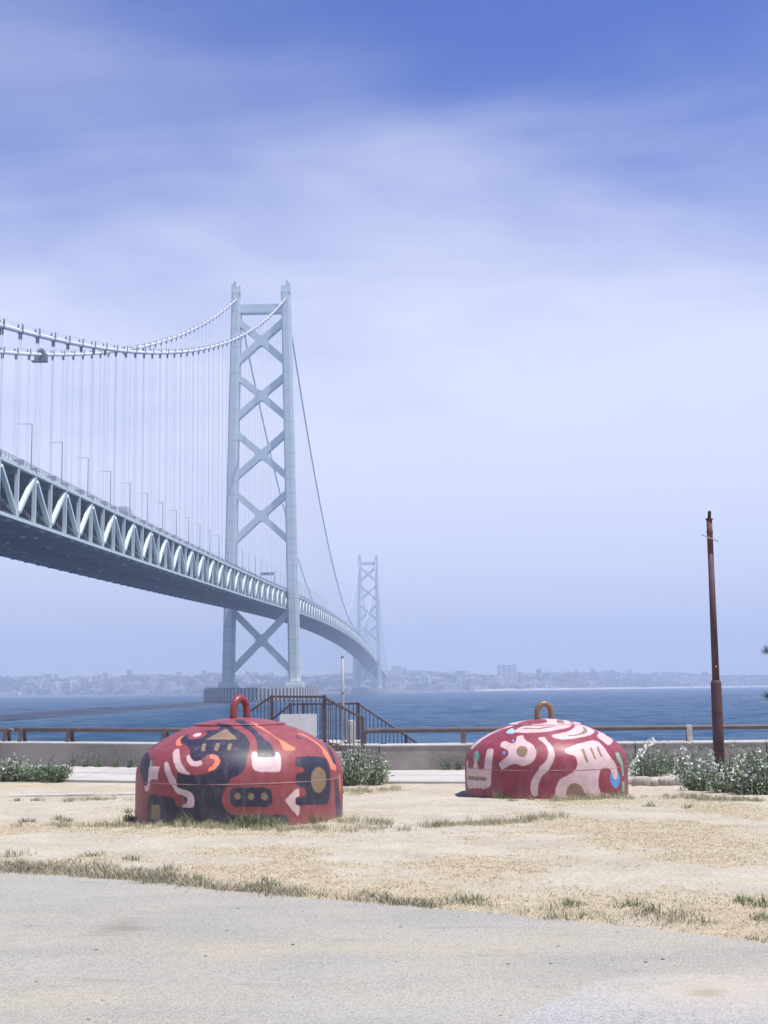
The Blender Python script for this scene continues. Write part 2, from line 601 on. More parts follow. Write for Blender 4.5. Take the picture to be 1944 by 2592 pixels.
def sand_material():
    m = bpy.data.materials.new('sandy_soil')
    m.use_nodes = True
    nd, lk = m.node_tree.nodes, m.node_tree.links
    b = nd['Principled BSDF']
    b.inputs['Roughness'].default_value = 0.95
    b.inputs['Specular IOR Level'].default_value = 0.1
    t = nd.new('ShaderNodeTexCoord')

    def noise(scale, detail=6):
        n = nd.new('ShaderNodeTexNoise')
        n.inputs['Scale'].default_value = scale
        n.inputs['Detail'].default_value = detail
        n.inputs['Roughness'].default_value = 0.65
        lk.new(t.outputs['Object'], n.inputs['Vector'])
        return n.outputs['Fac']
    r1 = nd.new('ShaderNodeValToRGB')
    e = r1.color_ramp.elements
    e[0].position, e[0].color = 0.30, (0.43, 0.39, 0.31, 1)
    e[1].position, e[1].color = 0.70, (0.555, 0.52, 0.43, 1)
    lk.new(noise(1.1), r1.inputs[0])
    r2 = nd.new('ShaderNodeValToRGB')
    e = r2.color_ramp.elements
    e[0].position, e[0].color = 0.32, (0.62, 0.60, 0.58, 1)
    e[1].position, e[1].color = 0.60, (1.04, 1.03, 1.02, 1)
    lk.new(noise(26, 7), r2.inputs[0])
    mu = nd.new('ShaderNodeMix')
    mu.data_type = 'RGBA'
    mu.blend_type = 'MULTIPLY'
    mu.inputs[0].default_value = 0.8
    lk.new(r1.outputs[0], mu.inputs[6])
    lk.new(r2.outputs[0], mu.inputs[7])
    r3 = nd.new('ShaderNodeValToRGB')
    e = r3.color_ramp.elements
    e[0].position, e[0].color = 0.28, (0.33, 0.275, 0.19, 1)
    e[1].position, e[1].color = 0.66, (0.53, 0.46, 0.325, 1)
    lk.new(noise(9, 8), r3.inputs[0])
    at = nd.new('ShaderNodeAttribute')
    at.attribute_name = 'dry'
    mx = nd.new('ShaderNodeMix')
    mx.data_type = 'RGBA'
    lk.new(at.outputs['Fac'], mx.inputs[0])
    lk.new(mu.outputs[2], mx.inputs[6])
    lk.new(r3.outputs[0], mx.inputs[7])
    lk.new(mx.outputs[2], b.inputs['Base Color'])
    bp = nd.new('ShaderNodeBump')
    bp.inputs['Strength'].default_value = 0.7
    bp.inputs['Distance'].default_value = 0.03
    lk.new(noise(22, 8), bp.inputs['Height'])
    lk.new(bp.outputs[0], b.inputs['Normal'])
    return m


M['sand'] = sand_material()
me = np_mesh('ground', np.column_stack([gr, gzv]), quads, M['sand'], smooth=True)
at = me.attributes.new('dry', 'FLOAT', 'POINT')
at.data.foreach_set('value', (dry_cover(gr[:, 0], gr[:, 1]) * 0.92).astype(np.float32))
tag(link('ground', me), kind='structure')


# ---- bleached path in the foreground
def path_material(name, c0, c1, sandy, marks=()):
    m = bpy.data.materials.new(name)
    m.use_nodes = True
    nd, lk = m.node_tree.nodes, m.node_tree.links
    b = nd['Principled BSDF']
    b.inputs['Roughness'].default_value = 0.93
    b.inputs['Specular IOR Level'].default_value = 0.15
    t = nd.new('ShaderNodeTexCoord')

    def noise(scale, detail=5, sx=1.0, sy=1.0, rot=0.0):
        mp = nd.new('ShaderNodeMapping')
        mp.inputs['Scale'].default_value = (sx, sy, 1)
        mp.inputs['Rotation'].default_value = (0, 0, R(rot))
        lk.new(t.outputs['Object'], mp.inputs[0])
        n = nd.new('ShaderNodeTexNoise')
        n.inputs['Scale'].default_value = scale
        n.inputs['Detail'].default_value = detail
        n.inputs['Roughness'].default_value = 0.62
        lk.new(mp.outputs[0], n.inputs['Vector'])
        return n.outputs['Fac']

    def ramp(src, p0, k0, p1, k1):
        r = nd.new('ShaderNodeValToRGB')
        e = r.color_ramp.elements
        e[0].position, e[0].color = p0, (*k0, 1)
        e[1].position, e[1].color = p1, (*k1, 1)
        lk.new(src, r.inputs[0])
        return r.outputs[0]

    def mixc(a, b_, fac, blend='MIX'):
        x = nd.new('ShaderNodeMix')
        x.data_type = 'RGBA'
        x.blend_type = blend
        if isinstance(fac, float):
            x.inputs[0].default_value = fac
        else:
            lk.new(fac, x.inputs[0])
        lk.new(a, x.inputs[6])
        if isinstance(b_, tuple):
            x.inputs[7].default_value = (*b_, 1)
        else:
            lk.new(b_, x.inputs[7])
        return x.outputs[2]
    base = ramp(noise(0.8, 4, 0.7, 1.5, -14), 0.35, c0, 0.66, c1)
    # wind-blown sand lying in long drifts
    dr = nd.new('ShaderNodeMapRange')
    dr.inputs['From Min'].default_value = 0.44
    dr.inputs['From Max'].default_value = 0.64
    dr.inputs['To Max'].default_value = sandy
    lk.new(noise(0.75, 5, 0.6, 1.3, -16), dr.inputs['Value'])
    c = mixc(base, (0.435, 0.400, 0.325), dr.outputs[0])
    agg = ramp(noise(120, 3), 0.36, (0.56, 0.56, 0.58), 0.56, (1.10, 1.10, 1.09))
    c = mixc(c, agg, 0.95, 'MULTIPLY')
    vo = nd.new('ShaderNodeTexVoronoi')
    vo.inputs['Scale'].default_value = 70
    lk.new(t.outputs['Object'], vo.inputs['Vector'])
    vr = ramp(vo.outputs['Color'], 0.10, (0.66, 0.66, 0.69), 0.5, (1.05, 1.05, 1.05))
    c = mixc(c, vr, 0.55, 'MULTIPLY')
    stain = ramp(noise(2.3, 6, 0.5, 1.6, -12), 0.27, (0.70, 0.66, 0.62), 0.38, (1, 1, 1))
    c = mixc(c, stain, 0.7, 'MULTIPLY')
    # a damp stain and a small heap of blown sand
    for (cx, cy, kx, ky, col_, lo, hi) in marks:
        mp = nd.new('ShaderNodeMapping')
        mp.inputs['Location'].default_value = (-cx * kx, -cy * ky, 0)
        mp.inputs['Scale'].default_value = (kx, ky, 0)
        lk.new(t.outputs['Object'], mp.inputs[0])
        ln = nd.new('ShaderNodeVectorMath')
        ln.operation = 'LENGTH'
        lk.new(mp.outputs[0], ln.inputs[0])
        ad = nd.new('ShaderNodeMath')
        ad.operation = 'MULTIPLY_ADD'
        lk.new(noise(5.0, 6, 0.6, 1.6), ad.inputs[0])
        ad.inputs[1].default_value = 2.2
        lk.new(ln.outputs['Value'], ad.inputs[2])
        mr = nd.new('ShaderNodeMapRange')
        mr.inputs['From Min'].default_value = hi
        mr.inputs['From Max'].default_value = lo
        mr.inputs['To Max'].default_value = 0.6
        lk.new(ad.outputs[0], mr.inputs['Value'])
        c = mixc(c, col_, mr.outputs[0])
    lk.new(c, b.inputs['Base Color'])
    bp = nd.new('ShaderNodeBump')
    bp.inputs['Strength'].default_value = 0.5
    bp.inputs['Distance'].default_value = 0.008
    lk.new(noise(110, 4), bp.inputs['Height'])
    lk.new(bp.outputs[0], b.inputs['Normal'])
    return m


M['path'] = path_material('bleached_asphalt', (0.345, 0.337, 0.305), (0.40, 0.39, 0.35), 0.85,
                         [(-1.66, 8.62, 4.6, 2.6, (0.22, 0.185, 0.16), 1.25, 2.1)])
M['path_patch'] = path_material('newer_asphalt', (0.365, 0.37, 0.37), (0.42, 0.42, 0.415), 0.6, [(1.55, 6.62, 2.2, 2.4, (0.50, 0.44, 0.35), 1.0, 2.6), (1.50, 6.60, 9.0, 8.0, (0.28, 0.22, 0.17), 1.2, 2.2)])
px = np.concatenate([np.linspace(-60, -6, 12)[:-1], np.linspace(-6, 5, 320), np.linspace(5, 60, 12)[1:]])
pe = path_edge(px) + (fbm(px * 3.2, px * 0 + 2.5, 5, 4) - 0.5) * 0.22 + (fbm(px * 16, px * 0 + 7.5, 6, 3) - 0.5) * 0.06
pv, pf = [], []
for k in (0.0, 0.05, 1.0, 3.0, 6.0):
    pv.append(np.column_stack([px, pe - k, np.full_like(px, 5.37 + (0.0 if k == 0 else 0.006))]))
pv.append(np.column_stack([px, np.full_like(px, -58.0), np.full_like(px, 5.376)]))
pv = np.concatenate(pv)
n = len(px)
ii = np.arange(6 * n).reshape(6, n)
pq = np.stack([ii[1:, :-1], ii[1:, 1:], ii[:-1, 1:], ii[:-1, :-1]], -1).reshape(-1, 4)
tag(link('path', np_mesh('path', pv, pq, M['path'], smooth=False)), kind='structure')
mb = MB()
po = [(0.30, 5.70), (0.52, 6.09), (0.75, 6.46), (0.99, 6.85), (1.19, 6.99), (1.6, 7.02), (2.4, 6.8), (5.0, 5.2), (7, 1.0), (0.5, 1.0), (-0.3, 4.4)]
mb.add([(x, y, 5.380) for x, y in po], [tuple(range(len(po)))])
tag(mb.build('path_patch', M['path_patch']), kind='structure')

# ---- concrete promenade along the wall, slab by slab
prom = empty('promenade', (0, 25, 5.15))
tag(prom, kind='structure')


def prom_edge(x):
    return np.interp(x, [-46, -9, -4.6, -1.5, 0.03, 1.27, 5, 34], [44, 27.6, 25.35, 24.7, 24.35, 23.9, 23.8, 23])


bx = list(np.arange(-14.0, 12.1, 2.0))
for i in range(len(bx) - 1):
    a, b = bx[i] + 0.008, bx[i + 1] - 0.008
    for j in range(2):
        e = []
        for x in (a, b):
            y0, y1 = prom_edge(x), wall_y(x) - 0.01
            ym = (y0 + y1) / 2
            e.append((y0, ym - 0.006) if j == 0 else (ym + 0.006, y1))
        mb = MB()
        dz = 0.05 + random.uniform(-0.006, 0.006)
        zt = [gz_flat(e[0][0]) + dz, gz_flat(e[1][0]) + dz, gz_flat(e[1][1]) + dz, gz_flat(e[0][1]) + dz]
        pts = [(a, e[0][0]), (b, e[1][0]), (b, e[1][1]), (a, e[0][1])]
        mb.add([(p[0], p[1] - 25, z - 0.15 - 5.15) for p, z in zip(pts, zt)] + [(p[0], p[1] - 25, z - 5.15) for p, z in zip(pts, zt)],
               [(0, 3, 2, 1), (4, 5, 6, 7), (0, 1, 5, 4), (1, 2, 6, 5), (2, 3, 7, 6), (3, 0, 4, 7)])
        mb.build('concrete_slab', M['slab'], prom)
kerb = empty('kerb', (-9, 22.4, 5.1))
tag(kerb, kind='structure')
for i in range(24):
    x0, x1 = -14 + i * 0.42, -14 + i * 0.42 + random.uniform(0.405, 0.414)
    y = 22.3 + (x0 + 5) * -0.03 + random.uniform(-0.012, 0.012)
    z = float(gz_flat(y)) + 0.016 + random.uniform(-0.006, 0.006)
    mb = MB()
    mb.box(x0 + 9, x1 + 9, y - 0.17 - 22.4, y + 0.17 - 22.4, z - 5.3, z + 0.012 - 5.1)
    mb.build('kerb_stone', M['slab'], kerb)

# ---- far shore: hills and beach
def shore_y(x):
    return np.interp(x, [-5000, -1500, -300, 150, 500, 900, 1400, 2200, 5000], [3700, 3880, 3930, 3920, 4150, 4700, 5150, 5400, 5600])


def hill_z(x, y):
    x, y = np.asarray(x, float), np.asarray(y, float)
    d = y - shore_y(x)
    amp = 30 + 52 * fbm(x / 420.0, y / 900.0, 41, 3) + 7 * np.exp(-((x - 100) / 260) ** 2)
    up = 1 - np.exp(-np.clip(d - 40, 0, None) / 430.0)
    return -2.0 + 4.5 * np.clip(d / 25, 0, 1) + up * amp * 0.95 + (fbm(x / 90.0, y / 90.0, 51, 3) - 0.5) * 14 * np.clip(d / 200, 0, 1)


hx = np.linspace(-4200, 4200, 240)
hd = np.concatenate([np.array([-60, 0, 12, 26, 50]), np.geomspace(80, 1700, 26)])
HX, HD = np.meshgrid(hx, hd)
HY = shore_y(HX) + HD
HZ = hill_z(HX, HY)
HZ = np.where(HD <= -60, -4, HZ)
ii = np.arange(HX.size).reshape(HX.shape)
hq = np.stack([ii[:-1, :-1], ii[:-1, 1:], ii[1:, 1:], ii[1:, :-1]], -1).reshape(-1, 4)
M['hill'] = mat('wooded_hill', (0.10, 0.13, 0.09), 0.9, 0.5, 0.012, vcol=(0.22, 0.21, 0.18))
tag(link('hills', np_mesh('hills', np.column_stack([HX.ravel(), HY.ravel(), HZ.ravel()]), hq, M['hill'], True)), kind='structure')
M['beach'] = mat('beach_sand', (0.62, 0.57, 0.50), 0.9, 0.2, 0.02)
bxs = np.linspace(260, 3000, 90)
bv = np.concatenate([np.column_stack([bxs, shore_y(bxs) - 6, np.full_like(bxs, 0.15)]), np.column_stack([bxs, shore_y(bxs) + 46, np.full_like(bxs, 6.5)])])
n = len(bxs)
bq = np.array([(i, i + 1, n + i + 1, n + i) for i in range(n - 1)])
tag(link('beach', np_mesh('beach', bv, bq, M['beach'])), kind='structure')

# ---- sea wall of concrete panels
wall = empty('sea_wall', (0, 28, 5.0))
tag(wall, 'low grey concrete sea wall with top strip coloured as sunlit behind the domes', 'wall')


def wall_pt(x, off):
    """point on the wall line; off metres towards the sea"""
    i = int(np.clip(np.searchsorted(WALL_X, x) - 1, 0, len(WALL_X) - 2))
    t = Vector((WALL_X[i + 1] - WALL_X[i], WALL_Y[i + 1] - WALL_Y[i])).normalized()
    return (x - t.y * off, float(wall_y(x)) + t.x * off)


def wall_piece(name, x0, x1, o0, o1, z0, z1, m, ch=0.0):
    i = int(np.clip(np.searchsorted(WALL_X, (x0 + x1) / 2) - 1, 0, len(WALL_X) - 2))
    t = Vector((WALL_X[i + 1] - WALL_X[i], WALL_Y[i + 1] - WALL_Y[i])).normalized()
    nrm = Vector((-t.y, t.x))
    prof = [(o0, z0), (o0, z1 - ch), (o0 + ch, z1), (o1 - ch, z1), (o1, z1 - ch), (o1, z0)] if ch else [(o0, z0), (o0, z1), (o1, z1), (o1, z0)]
    mb_ = MB()
    k = len(prof)
    vs_ = []
    for x in (x0, x1):
        y = float(WALL_Y[i] + (WALL_Y[i + 1] - WALL_Y[i]) * (x - WALL_X[i]) / (WALL_X[i + 1] - WALL_X[i]))
        vs_ += [(x + nrm.x * o, y + nrm.y * o - 28, z - 5.0) for o, z in prof]
    fs = [tuple(range(k)), tuple(range(2 * k - 1, k - 1, -1))] + [(j, (j + 1) % k, k + (j + 1) % k, k + j) for j in range(k)]
    mb_.add(vs_, fs)
    return mb_.build(name, m, wall)


joints = [-46, -40, -34, -28, -22, -15.6, -9.18, -4.65, -0.16, 2.45, 5.05, 7.68, 14, 20, 27, 34]
for a, b in zip(joints[:-1], joints[1:]):
    wall_piece('wall_panel', a + 0.012, b - 0.012, 0.0, 0.42, 4.6, WALL_TOP - 0.048, M['concrete'])
    wall_piece('lit_pale_top', a + 0.008, b - 0.008, -0.012, 0.47, WALL_TOP - 0.045, WALL_TOP, M['lit_pale_top'], 0.02)  # thin paler strip standing for the lit wall top
wall_piece('sea_face', -46, -0.3, 0.43, 0.9, -2.0, 5.0, M['concrete'])
wall_piece('sea_face', -0.1, 34, 0.43, 0.9, -2.0, 5.0, M['concrete'])

# ---- haze: the sea air that fades the far shore
hz = bpy.data.materials.new('sea_haze')
hz.use_nodes = True
hn = hz.node_tree.nodes
hn.clear()
pvn = hn.new('ShaderNodeVolumePrincipled')
pvn.inputs['Color'].default_value = (0.65, 0.75, 0.95, 1)
pvn.inputs['Density'].default_value = 3.0e-4
pvn.inputs['Anisotropy'].default_value = 0.0
ho = hn.new('ShaderNodeOutputMaterial')
hz.node_tree.links.new(pvn.outputs[0], ho.inputs['Volume'])
mb = MB()
mb.box(-6000, 6000, -420, 7700, -5.0, 315)
tag(mb.build('haze', hz), kind='stuff')


# ================================================================== suspension bridge
SPAN, SIDE, PAN = 1991.0, 960.0, 14.2
BA = R(1.4497)
bridge = empty('suspension_bridge', (-86.75, 949.43, 0), -BA)
tag(bridge, 'pale grey green suspension bridge with truss deck crossing to the far shore', 'bridge')
TX = 17.75                                     # truss and cable planes
DEP = 12.4


def deck_z(y):
    if y > SPAN:
        y = SPAN - y
    if y < 0:
        return 76.34 + 0.0301 * y + 0.5805e-5 * y * y
    t = y / SPAN
    return 76.34 + 4 * 14.04 * t * (1 - t)


def cable_z(y):
    if y > SPAN:
        y = SPAN - y
    if y < 0:
        t = -y / SIDE
        return 288.9 + (49.7 - 288.9) * t - 4 * 42.7 * t * (1 - t)
    t = y / SPAN
    return 288.9 - 4 * (288.9 - 95.6) * t * (1 - t)


def to_world(x, y, z):
    return Vector((-86.75 + x * math.cos(BA) + y * math.sin(BA), 949.43 - x * math.sin(BA) + y * math.cos(BA), z))


# ---- towers
TOPZ, BASEZ = 298.0, 10.6


def leg_x(z):
    return 23.25 + (17.75 - 23.25) * (z - 10) / 288.0


def leg_outline(s, hw, cx, z):
    """plan of a tower leg: a box with notched corners"""
    nx_, ny_ = hw * 0.36, 3.0
    hy = 7.4
    q = [(-hw + nx_, -hy), (hw - nx_, -hy), (hw - nx_, -hy + ny_), (hw, -hy + ny_), (hw, hy - ny_), (hw - nx_, hy - ny_),
         (hw - nx_, hy), (-hw + nx_, hy), (-hw + nx_, hy - ny_), (-hw, hy - ny_), (-hw, -hy + ny_), (-hw + nx_, -hy + ny_)]
    return [(cx + a, b, z) for a, b in q]


def leg_hw(z):
    return 3.95 - 0.65 * (z - 10) / 288.0


def ring_mesh(mb_, A, B):
    k = len(A)
    mb_.add(A + B, [tuple(range(k))[::-1], tuple(range(k, 2 * k))] + [(j, (j + 1) % k, k + (j + 1) % k, k + j) for j in range(k)])


def x_brace(zn, za_top, zb_bot, w, depth):
    """outline of an X brace with rounded inner corners between the two legs"""
    arms = []
    for sx, zz in ((1, za_top), (-1, za_top), (-1, zb_bot), (1, zb_bot)):
        xe = leg_x(zz) - leg_hw(zz) * 0.2
        arms.append(Vector((sx * xe, zz - zn)))
    order = sorted(arms, key=lambda a: math.atan2(a.y, a.x))
    poly = []
    for i, a in enumerate(order):
        b = order[(i + 1) % 4]
        da, db = a.normalized(), b.normalized()
        na, nb = Vector((-da.y, da.x)), Vector((db.y, -db.x))      # left of a, right of b
        ra, la = a - na * w / 2, a + na * w / 2
        poly += [ra - na * 0.3, la + na * 0.3]
        # inner corner between a and b : fillet
        bis = (da + db).normalized()
        half = math.acos(max(-1, min(1, da.dot(db)))) / 2
        r = 2.3
        cen = bis * ((w / 2 + r) / math.sin(half))
        ta = cen - na * r
        tb = cen - nb * r
        a0 = math.atan2(ta.y - cen.y, ta.x - cen.x)
        a1 = math.atan2(tb.y - cen.y, tb.x - cen.x)
        while a1 - a0 > math.pi:
            a1 -= 2 * math.pi
        while a1 - a0 < -math.pi:
            a1 += 2 * math.pi
        poly.append(la - da * 3.0)
        for k in range(6):
            t = a0 + (a1 - a0) * k / 5
            poly.append(cen + Vector((math.cos(t), math.sin(t))) * r)
        rb = b + nb * w / 2
        poly.append(rb - db * 3.0)
    mb_ = MB()
    mb_.extrude_xz([(p.x, p.y + zn) for p in poly], -depth / 2, depth / 2)
    return mb_


seg_z = [BASEZ + 3.0]
while seg_z[-1] < TOPZ - 14:
    seg_z.append(seg_z[-1] + random.choice((9.6, 9.6, 13.0)))
seg_z.append(TOPZ - 6)
BR = [(257.0, 272.3, 240.6), (216.6, 231.6, 199.8), (173.9, 190.6, 156.6), (129.9, 147.2, 110.8), (42.1, 64.0, 19.6)]
for ty in (0.0, SPAN):
    for s in (-1, 1):
        mb = MB()
        cx = s * leg_x(BASEZ)
        mb.box(cx - 5.4, cx + 5.4, ty - 9.0, ty + 9.0, BASEZ - 1.2, BASEZ + 3.0)
        mb.box(cx - 6.1, cx + 6.1, ty - 9.7, ty + 9.7, BASEZ - 1.5, BASEZ + 0.9)
        leg = mb.build('tower_leg', M['steel'], bridge)
        for a, b in zip(seg_z[:-1], seg_z[1:]):
            mb = MB()
            A = [(x, y + ty, z) for x, y, z in leg_outline(s, leg_hw(a), s * leg_x(a), a + 0.0)]
            B = [(x, y + ty, z) for x, y, z in leg_outline(s, leg_hw(b), s * leg_x(b), b - 0.34)]
            ring_mesh(mb, A, B)
            mb.build('leg_block', M['steel'], leg)
            mb = MB()
            A = [(x, y * 0.985 + ty, z) for x, y, z in leg_outline(s, leg_hw(b) * 0.97, s * leg_x(b), b - 0.34)]
            B = [(x, y * 0.985 + ty, z) for x, y, z in leg_outline(s, leg_hw(b) * 0.97, s * leg_x(b), b)]
            ring_mesh(mb, A, B)
            mb.build('leg_joint', M['seam'], leg)
        # saddle housing with its slanted top
        mb = MB()
        z0 = seg_z[-1]
        hw = leg_hw(z0)
        cx = s * leg_x(z0)
        xi, xo = cx - s * hw, cx + s * hw
        pr_ = [(xi, z0), (xo, z0), (xo, TOPZ + 0.6), (cx + s * hw * 0.5, TOPZ + 0.6), (xi, TOPZ - 3.4)]
        mb.extrude_xz(pr_, ty - 5.6, ty + 5.6)
        cap = mb.build('saddle_housing', M['steel'], leg)
        mb = MB()
        mb.box(cx + s * 1.0 - 0.45, cx + s * 1.0 + 0.45, ty - 4.2, ty - 3.3, TOPZ + 0.4, TOPZ + 2.4)
        mb.build('beacon', M['band'], leg)
        mb = MB()
        mb.box(cx - s * 2.6 - 0.3, cx - s * 2.6 + 0.3, ty - 4.2, ty - 3.6, TOPZ - 3.2, TOPZ - 0.8)
        mb.build('beacon', M['band'], leg)
    mb = MB()
    za, zb = 283.6, 277.4
    xa = leg_x(280) - leg_hw(280)
    mb.extrude_xz([(-xa, za), (xa, za), (xa, zb), (-xa, zb)], ty - 3.4, ty + 3.4)
    mb.build('top_strut', M['steel'], bridge)
    for zn, zt, zb in BR:
        mb = x_brace(zn, zt, zb, 4.3, 6.4)
        mb.v = [(x, y + ty, z) for x, y, z in mb.v]
        mb.build('tower_brace', M['steel'], bridge)

# ---- stiffening truss: near plane piece by piece, far plane in one
I0, I1 = -66, int((SPAN + SIDE) / PAN)
# panel points i at y = i*PAN ; even ones carry the diagonals at the top chord


def node(i, top):
    y = i * PAN
    return y, deck_z(y) - (0 if top else DEP)


for s, nm in ((1, 'near'), (-1, 'far')):
    mb = MB()
    for i in range(I0, I1):
        y0, z0 = node(i, True)
        y1, z1 = node(i + 1, True)
        mb.beam((s * TX, y0, z0), (s * TX, y1, z1), 1.0, 0.95)
    ch = mb.build('top_chord', M['steel'], bridge)
    mb = MB()
    for i in range(I0, I1):
        y0, z0 = node(i, False)
        y1, z1 = node(i + 1, False)
        mb.beam((s * TX, y0, z0), (s * TX, y1, z1), 1.0, 0.8)
    cb = mb.build('bottom_chord', M['steel'], bridge)
    rest = MB()
    for i in range(I0, I1):
        own = s == 1 and i < 70
        y0, zt0 = node(i, True)
        _, zb0 = node(i, False)
        y1, zt1 = node(i + 1, True)
        _, zb1 = node(i + 1, False)
        mb = MB() if own else rest
        mb.beam((s * TX, y0, zb0 + 0.55), (s * TX, y0, zt0 - 0.62), 0.95, 0.7, (0, 1, 0))
        if own:
            mb.build('truss_post', M['steel'], cb)
        if i % 2 == 0:
            p, q = Vector((s * TX, y0, zt0 - 0.62)), Vector((s * TX, y1, zb1 + 0.55))
        else:
            p, q = Vector((s * TX, y1, zt1 - 0.62)), Vector((s * TX, y0, zb0 + 0.55))
        mb = MB() if own else rest
        d = q - p
        # broad box member, narrower at its ends
        a, b = p + d * 0.10, p + d * 0.90
        mb.beam(a, b, 1.1, 0.86)
        mb.beam(p, a, 0.60, 0.70)
        mb.beam(b, q, 0.60, 0.70)
        if own:
            mb.build('truss_diagonal', M['steel'], cb)
    o = rest.build('truss_members', M['steel'], cb)
    o['kind'] = 'stuff'

# road deck, its edge girders and parapets
mb = MB()
ys = [i * PAN for i in range(I0, I1 + 1)]
prof = [(-16.9, 0.25), (-16.9, 1.0), (-15.2, 1.15), (15.2, 1.15), (16.9, 1.0), (16.9, 0.25), (15.0, -0.35), (-15.0, -0.35)]
k = len(prof)
vv, ff = [], []
for y in ys:
    z = deck_z(y)
    vv += [(x, y, z + dz) for x, dz in prof]
for i in range(len(ys) - 1):
    ff += [(i * k + j, i * k + (j + 1) % k, (i + 1) * k + (j + 1) % k, (i + 1) * k + j) for j in range(k)]
ff += [tuple(range(k)), tuple((len(ys) - 1) * k + j for j in range(k))]
mb.add(vv, ff)
deck = mb.build('road_deck', M['steel_shade_dark'], bridge)
for s in (-1, 1):
    mb = MB()
    for i in range(I0, I1):
        y0, y1 = i * PAN, (i + 1) * PAN
        z0, z1 = deck_z(y0), deck_z(y1)
        for h in (1.75, 2.15, 2.55):
            mb.beam((s * 16.6, y0, z0 + h), (s * 16.6, y1, z1 + h), 0.12, 0.10)
        for q in range(5):
            y = y0 + PAN * q / 5
            z = z0 + (z1 - z0) * q / 5
            mb.beam((s * 16.6, y, z + 0.9), (s * 16.6, y, z + 2.6), 0.14, 0.14)
        mb.box(s * TX - 0.7, s * TX + 0.7, y0 - 0.6, y0 + 0.6, z0 + 0.63, z0 + 1.5)
        if i % 2:
            mb.box(s * TX - 0.35, s * TX + 0.35, y0 + 3.5, y0 + 4.4, z0 + 0.63, z0 + 2.1)
    o = mb.build('parapet', M['galv'], deck)
    o['kind'] = 'stuff'

# cross frames every panel
mb = MB()
mb.beam((-TX, 0, -1.1), (TX, 0, -1.1), 0.7, 1.6)
mb.beam((-TX, 0, -DEP), (TX, 0, -DEP), 0.8, 1.5)
for a, b in ((-TX, -8.9), (-8.9, 0), (0, 8.9), (8.9, TX)):
    if a < 0:
        mb.beam((a, 0, -DEP + 0.8) if a in (-TX, ) else (a, 0, -2.0), (b, 0, -2.0) if a in (-TX, ) else (b, 0, -DEP + 0.8), 0.55, 0.55, (0, 1, 0))
    else:
        mb.beam((a, 0, -DEP + 0.8) if a == 0 else (a, 0, -2.0), (b, 0, -2.0) if a == 0 else (b, 0, -DEP + 0.8), 0.55, 0.55, (0, 1, 0))
frame_me = mb.mesh('cross_frame', M['steel_shade_dark'])  # same bridge steel, its shade put into a darker colour
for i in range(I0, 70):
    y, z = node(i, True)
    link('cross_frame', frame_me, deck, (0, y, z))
mb = MB()
for i in range(70, I1):
    y, z = node(i, True)
    mb.beam((-TX, y, z - 1.1), (TX, y, z - 1.1), 0.7, 1.6)
    mb.beam((-TX, y, z - DEP), (TX, y, z - DEP), 0.8, 1.5)
o = mb.build('cross_beams', M['steel_shade_dark'], deck)
o['kind'] = 'stuff'
# bottom laterals, walkway gratings and inner rails
mb = MB()
for i in range(I0, I1):
    y0, y1 = i * PAN, (i + 1) * PAN
    z0, z1 = deck_z(y0) - DEP, deck_z(y1) - DEP
    sgn = 1 if i % 2 else -1
    mb.beam((sgn * TX, y0, z0 + 0.1), (0, y1, z1 + 0.1), 0.6, 0.55)
    mb.beam((-sgn * TX, y0, z0 + 0.1), (0, y1, z1 + 0.1), 0.6, 0.55)
    for x in (-12.5, -6.0, 0.0, 6.0, 12.5):
        mb.beam((x, y0, z0 + 0.95), (x, y1, z1 + 0.95), 0.45, 0.7)
o = mb.build('bottom_laterals', M['steel_shade_dark'], bridge)
o['kind'] = 'stuff'
mb = MB()
for i in range(I0, I1):
    y0, y1 = i * PAN, (i + 1) * PAN
    z0, z1 = deck_z(y0) - DEP, deck_z(y1) - DEP
    for x, w in ((-14.6, 3.0), (-4.0, 4.5), (4.0, 4.5), (14.6, 3.0)):
        mb.beam((x, y0, z0 + 1.45), (x, y1, z1 + 1.45), w, 0.18)
mb.build('service_walkway', M['steel_shade_dark'], bridge)
# small white boxes scattered at random under the deck
mb = MB()
for i in range(I0, -10):
    for q in range(3):
        y = (i + random.random()) * PAN
        x = random.uniform(-13, 15)
        z = deck_z(y) - DEP + random.uniform(-0.5, 0.4)
        w = random.uniform(0.25, 0.7)
        mb.box(x - w, x + w, y - 0.3, y + 0.3, z - 0.35, z + 0.1)
mb.build('underdeck_boxes', M['white'], bridge)['kind'] = 'stuff'

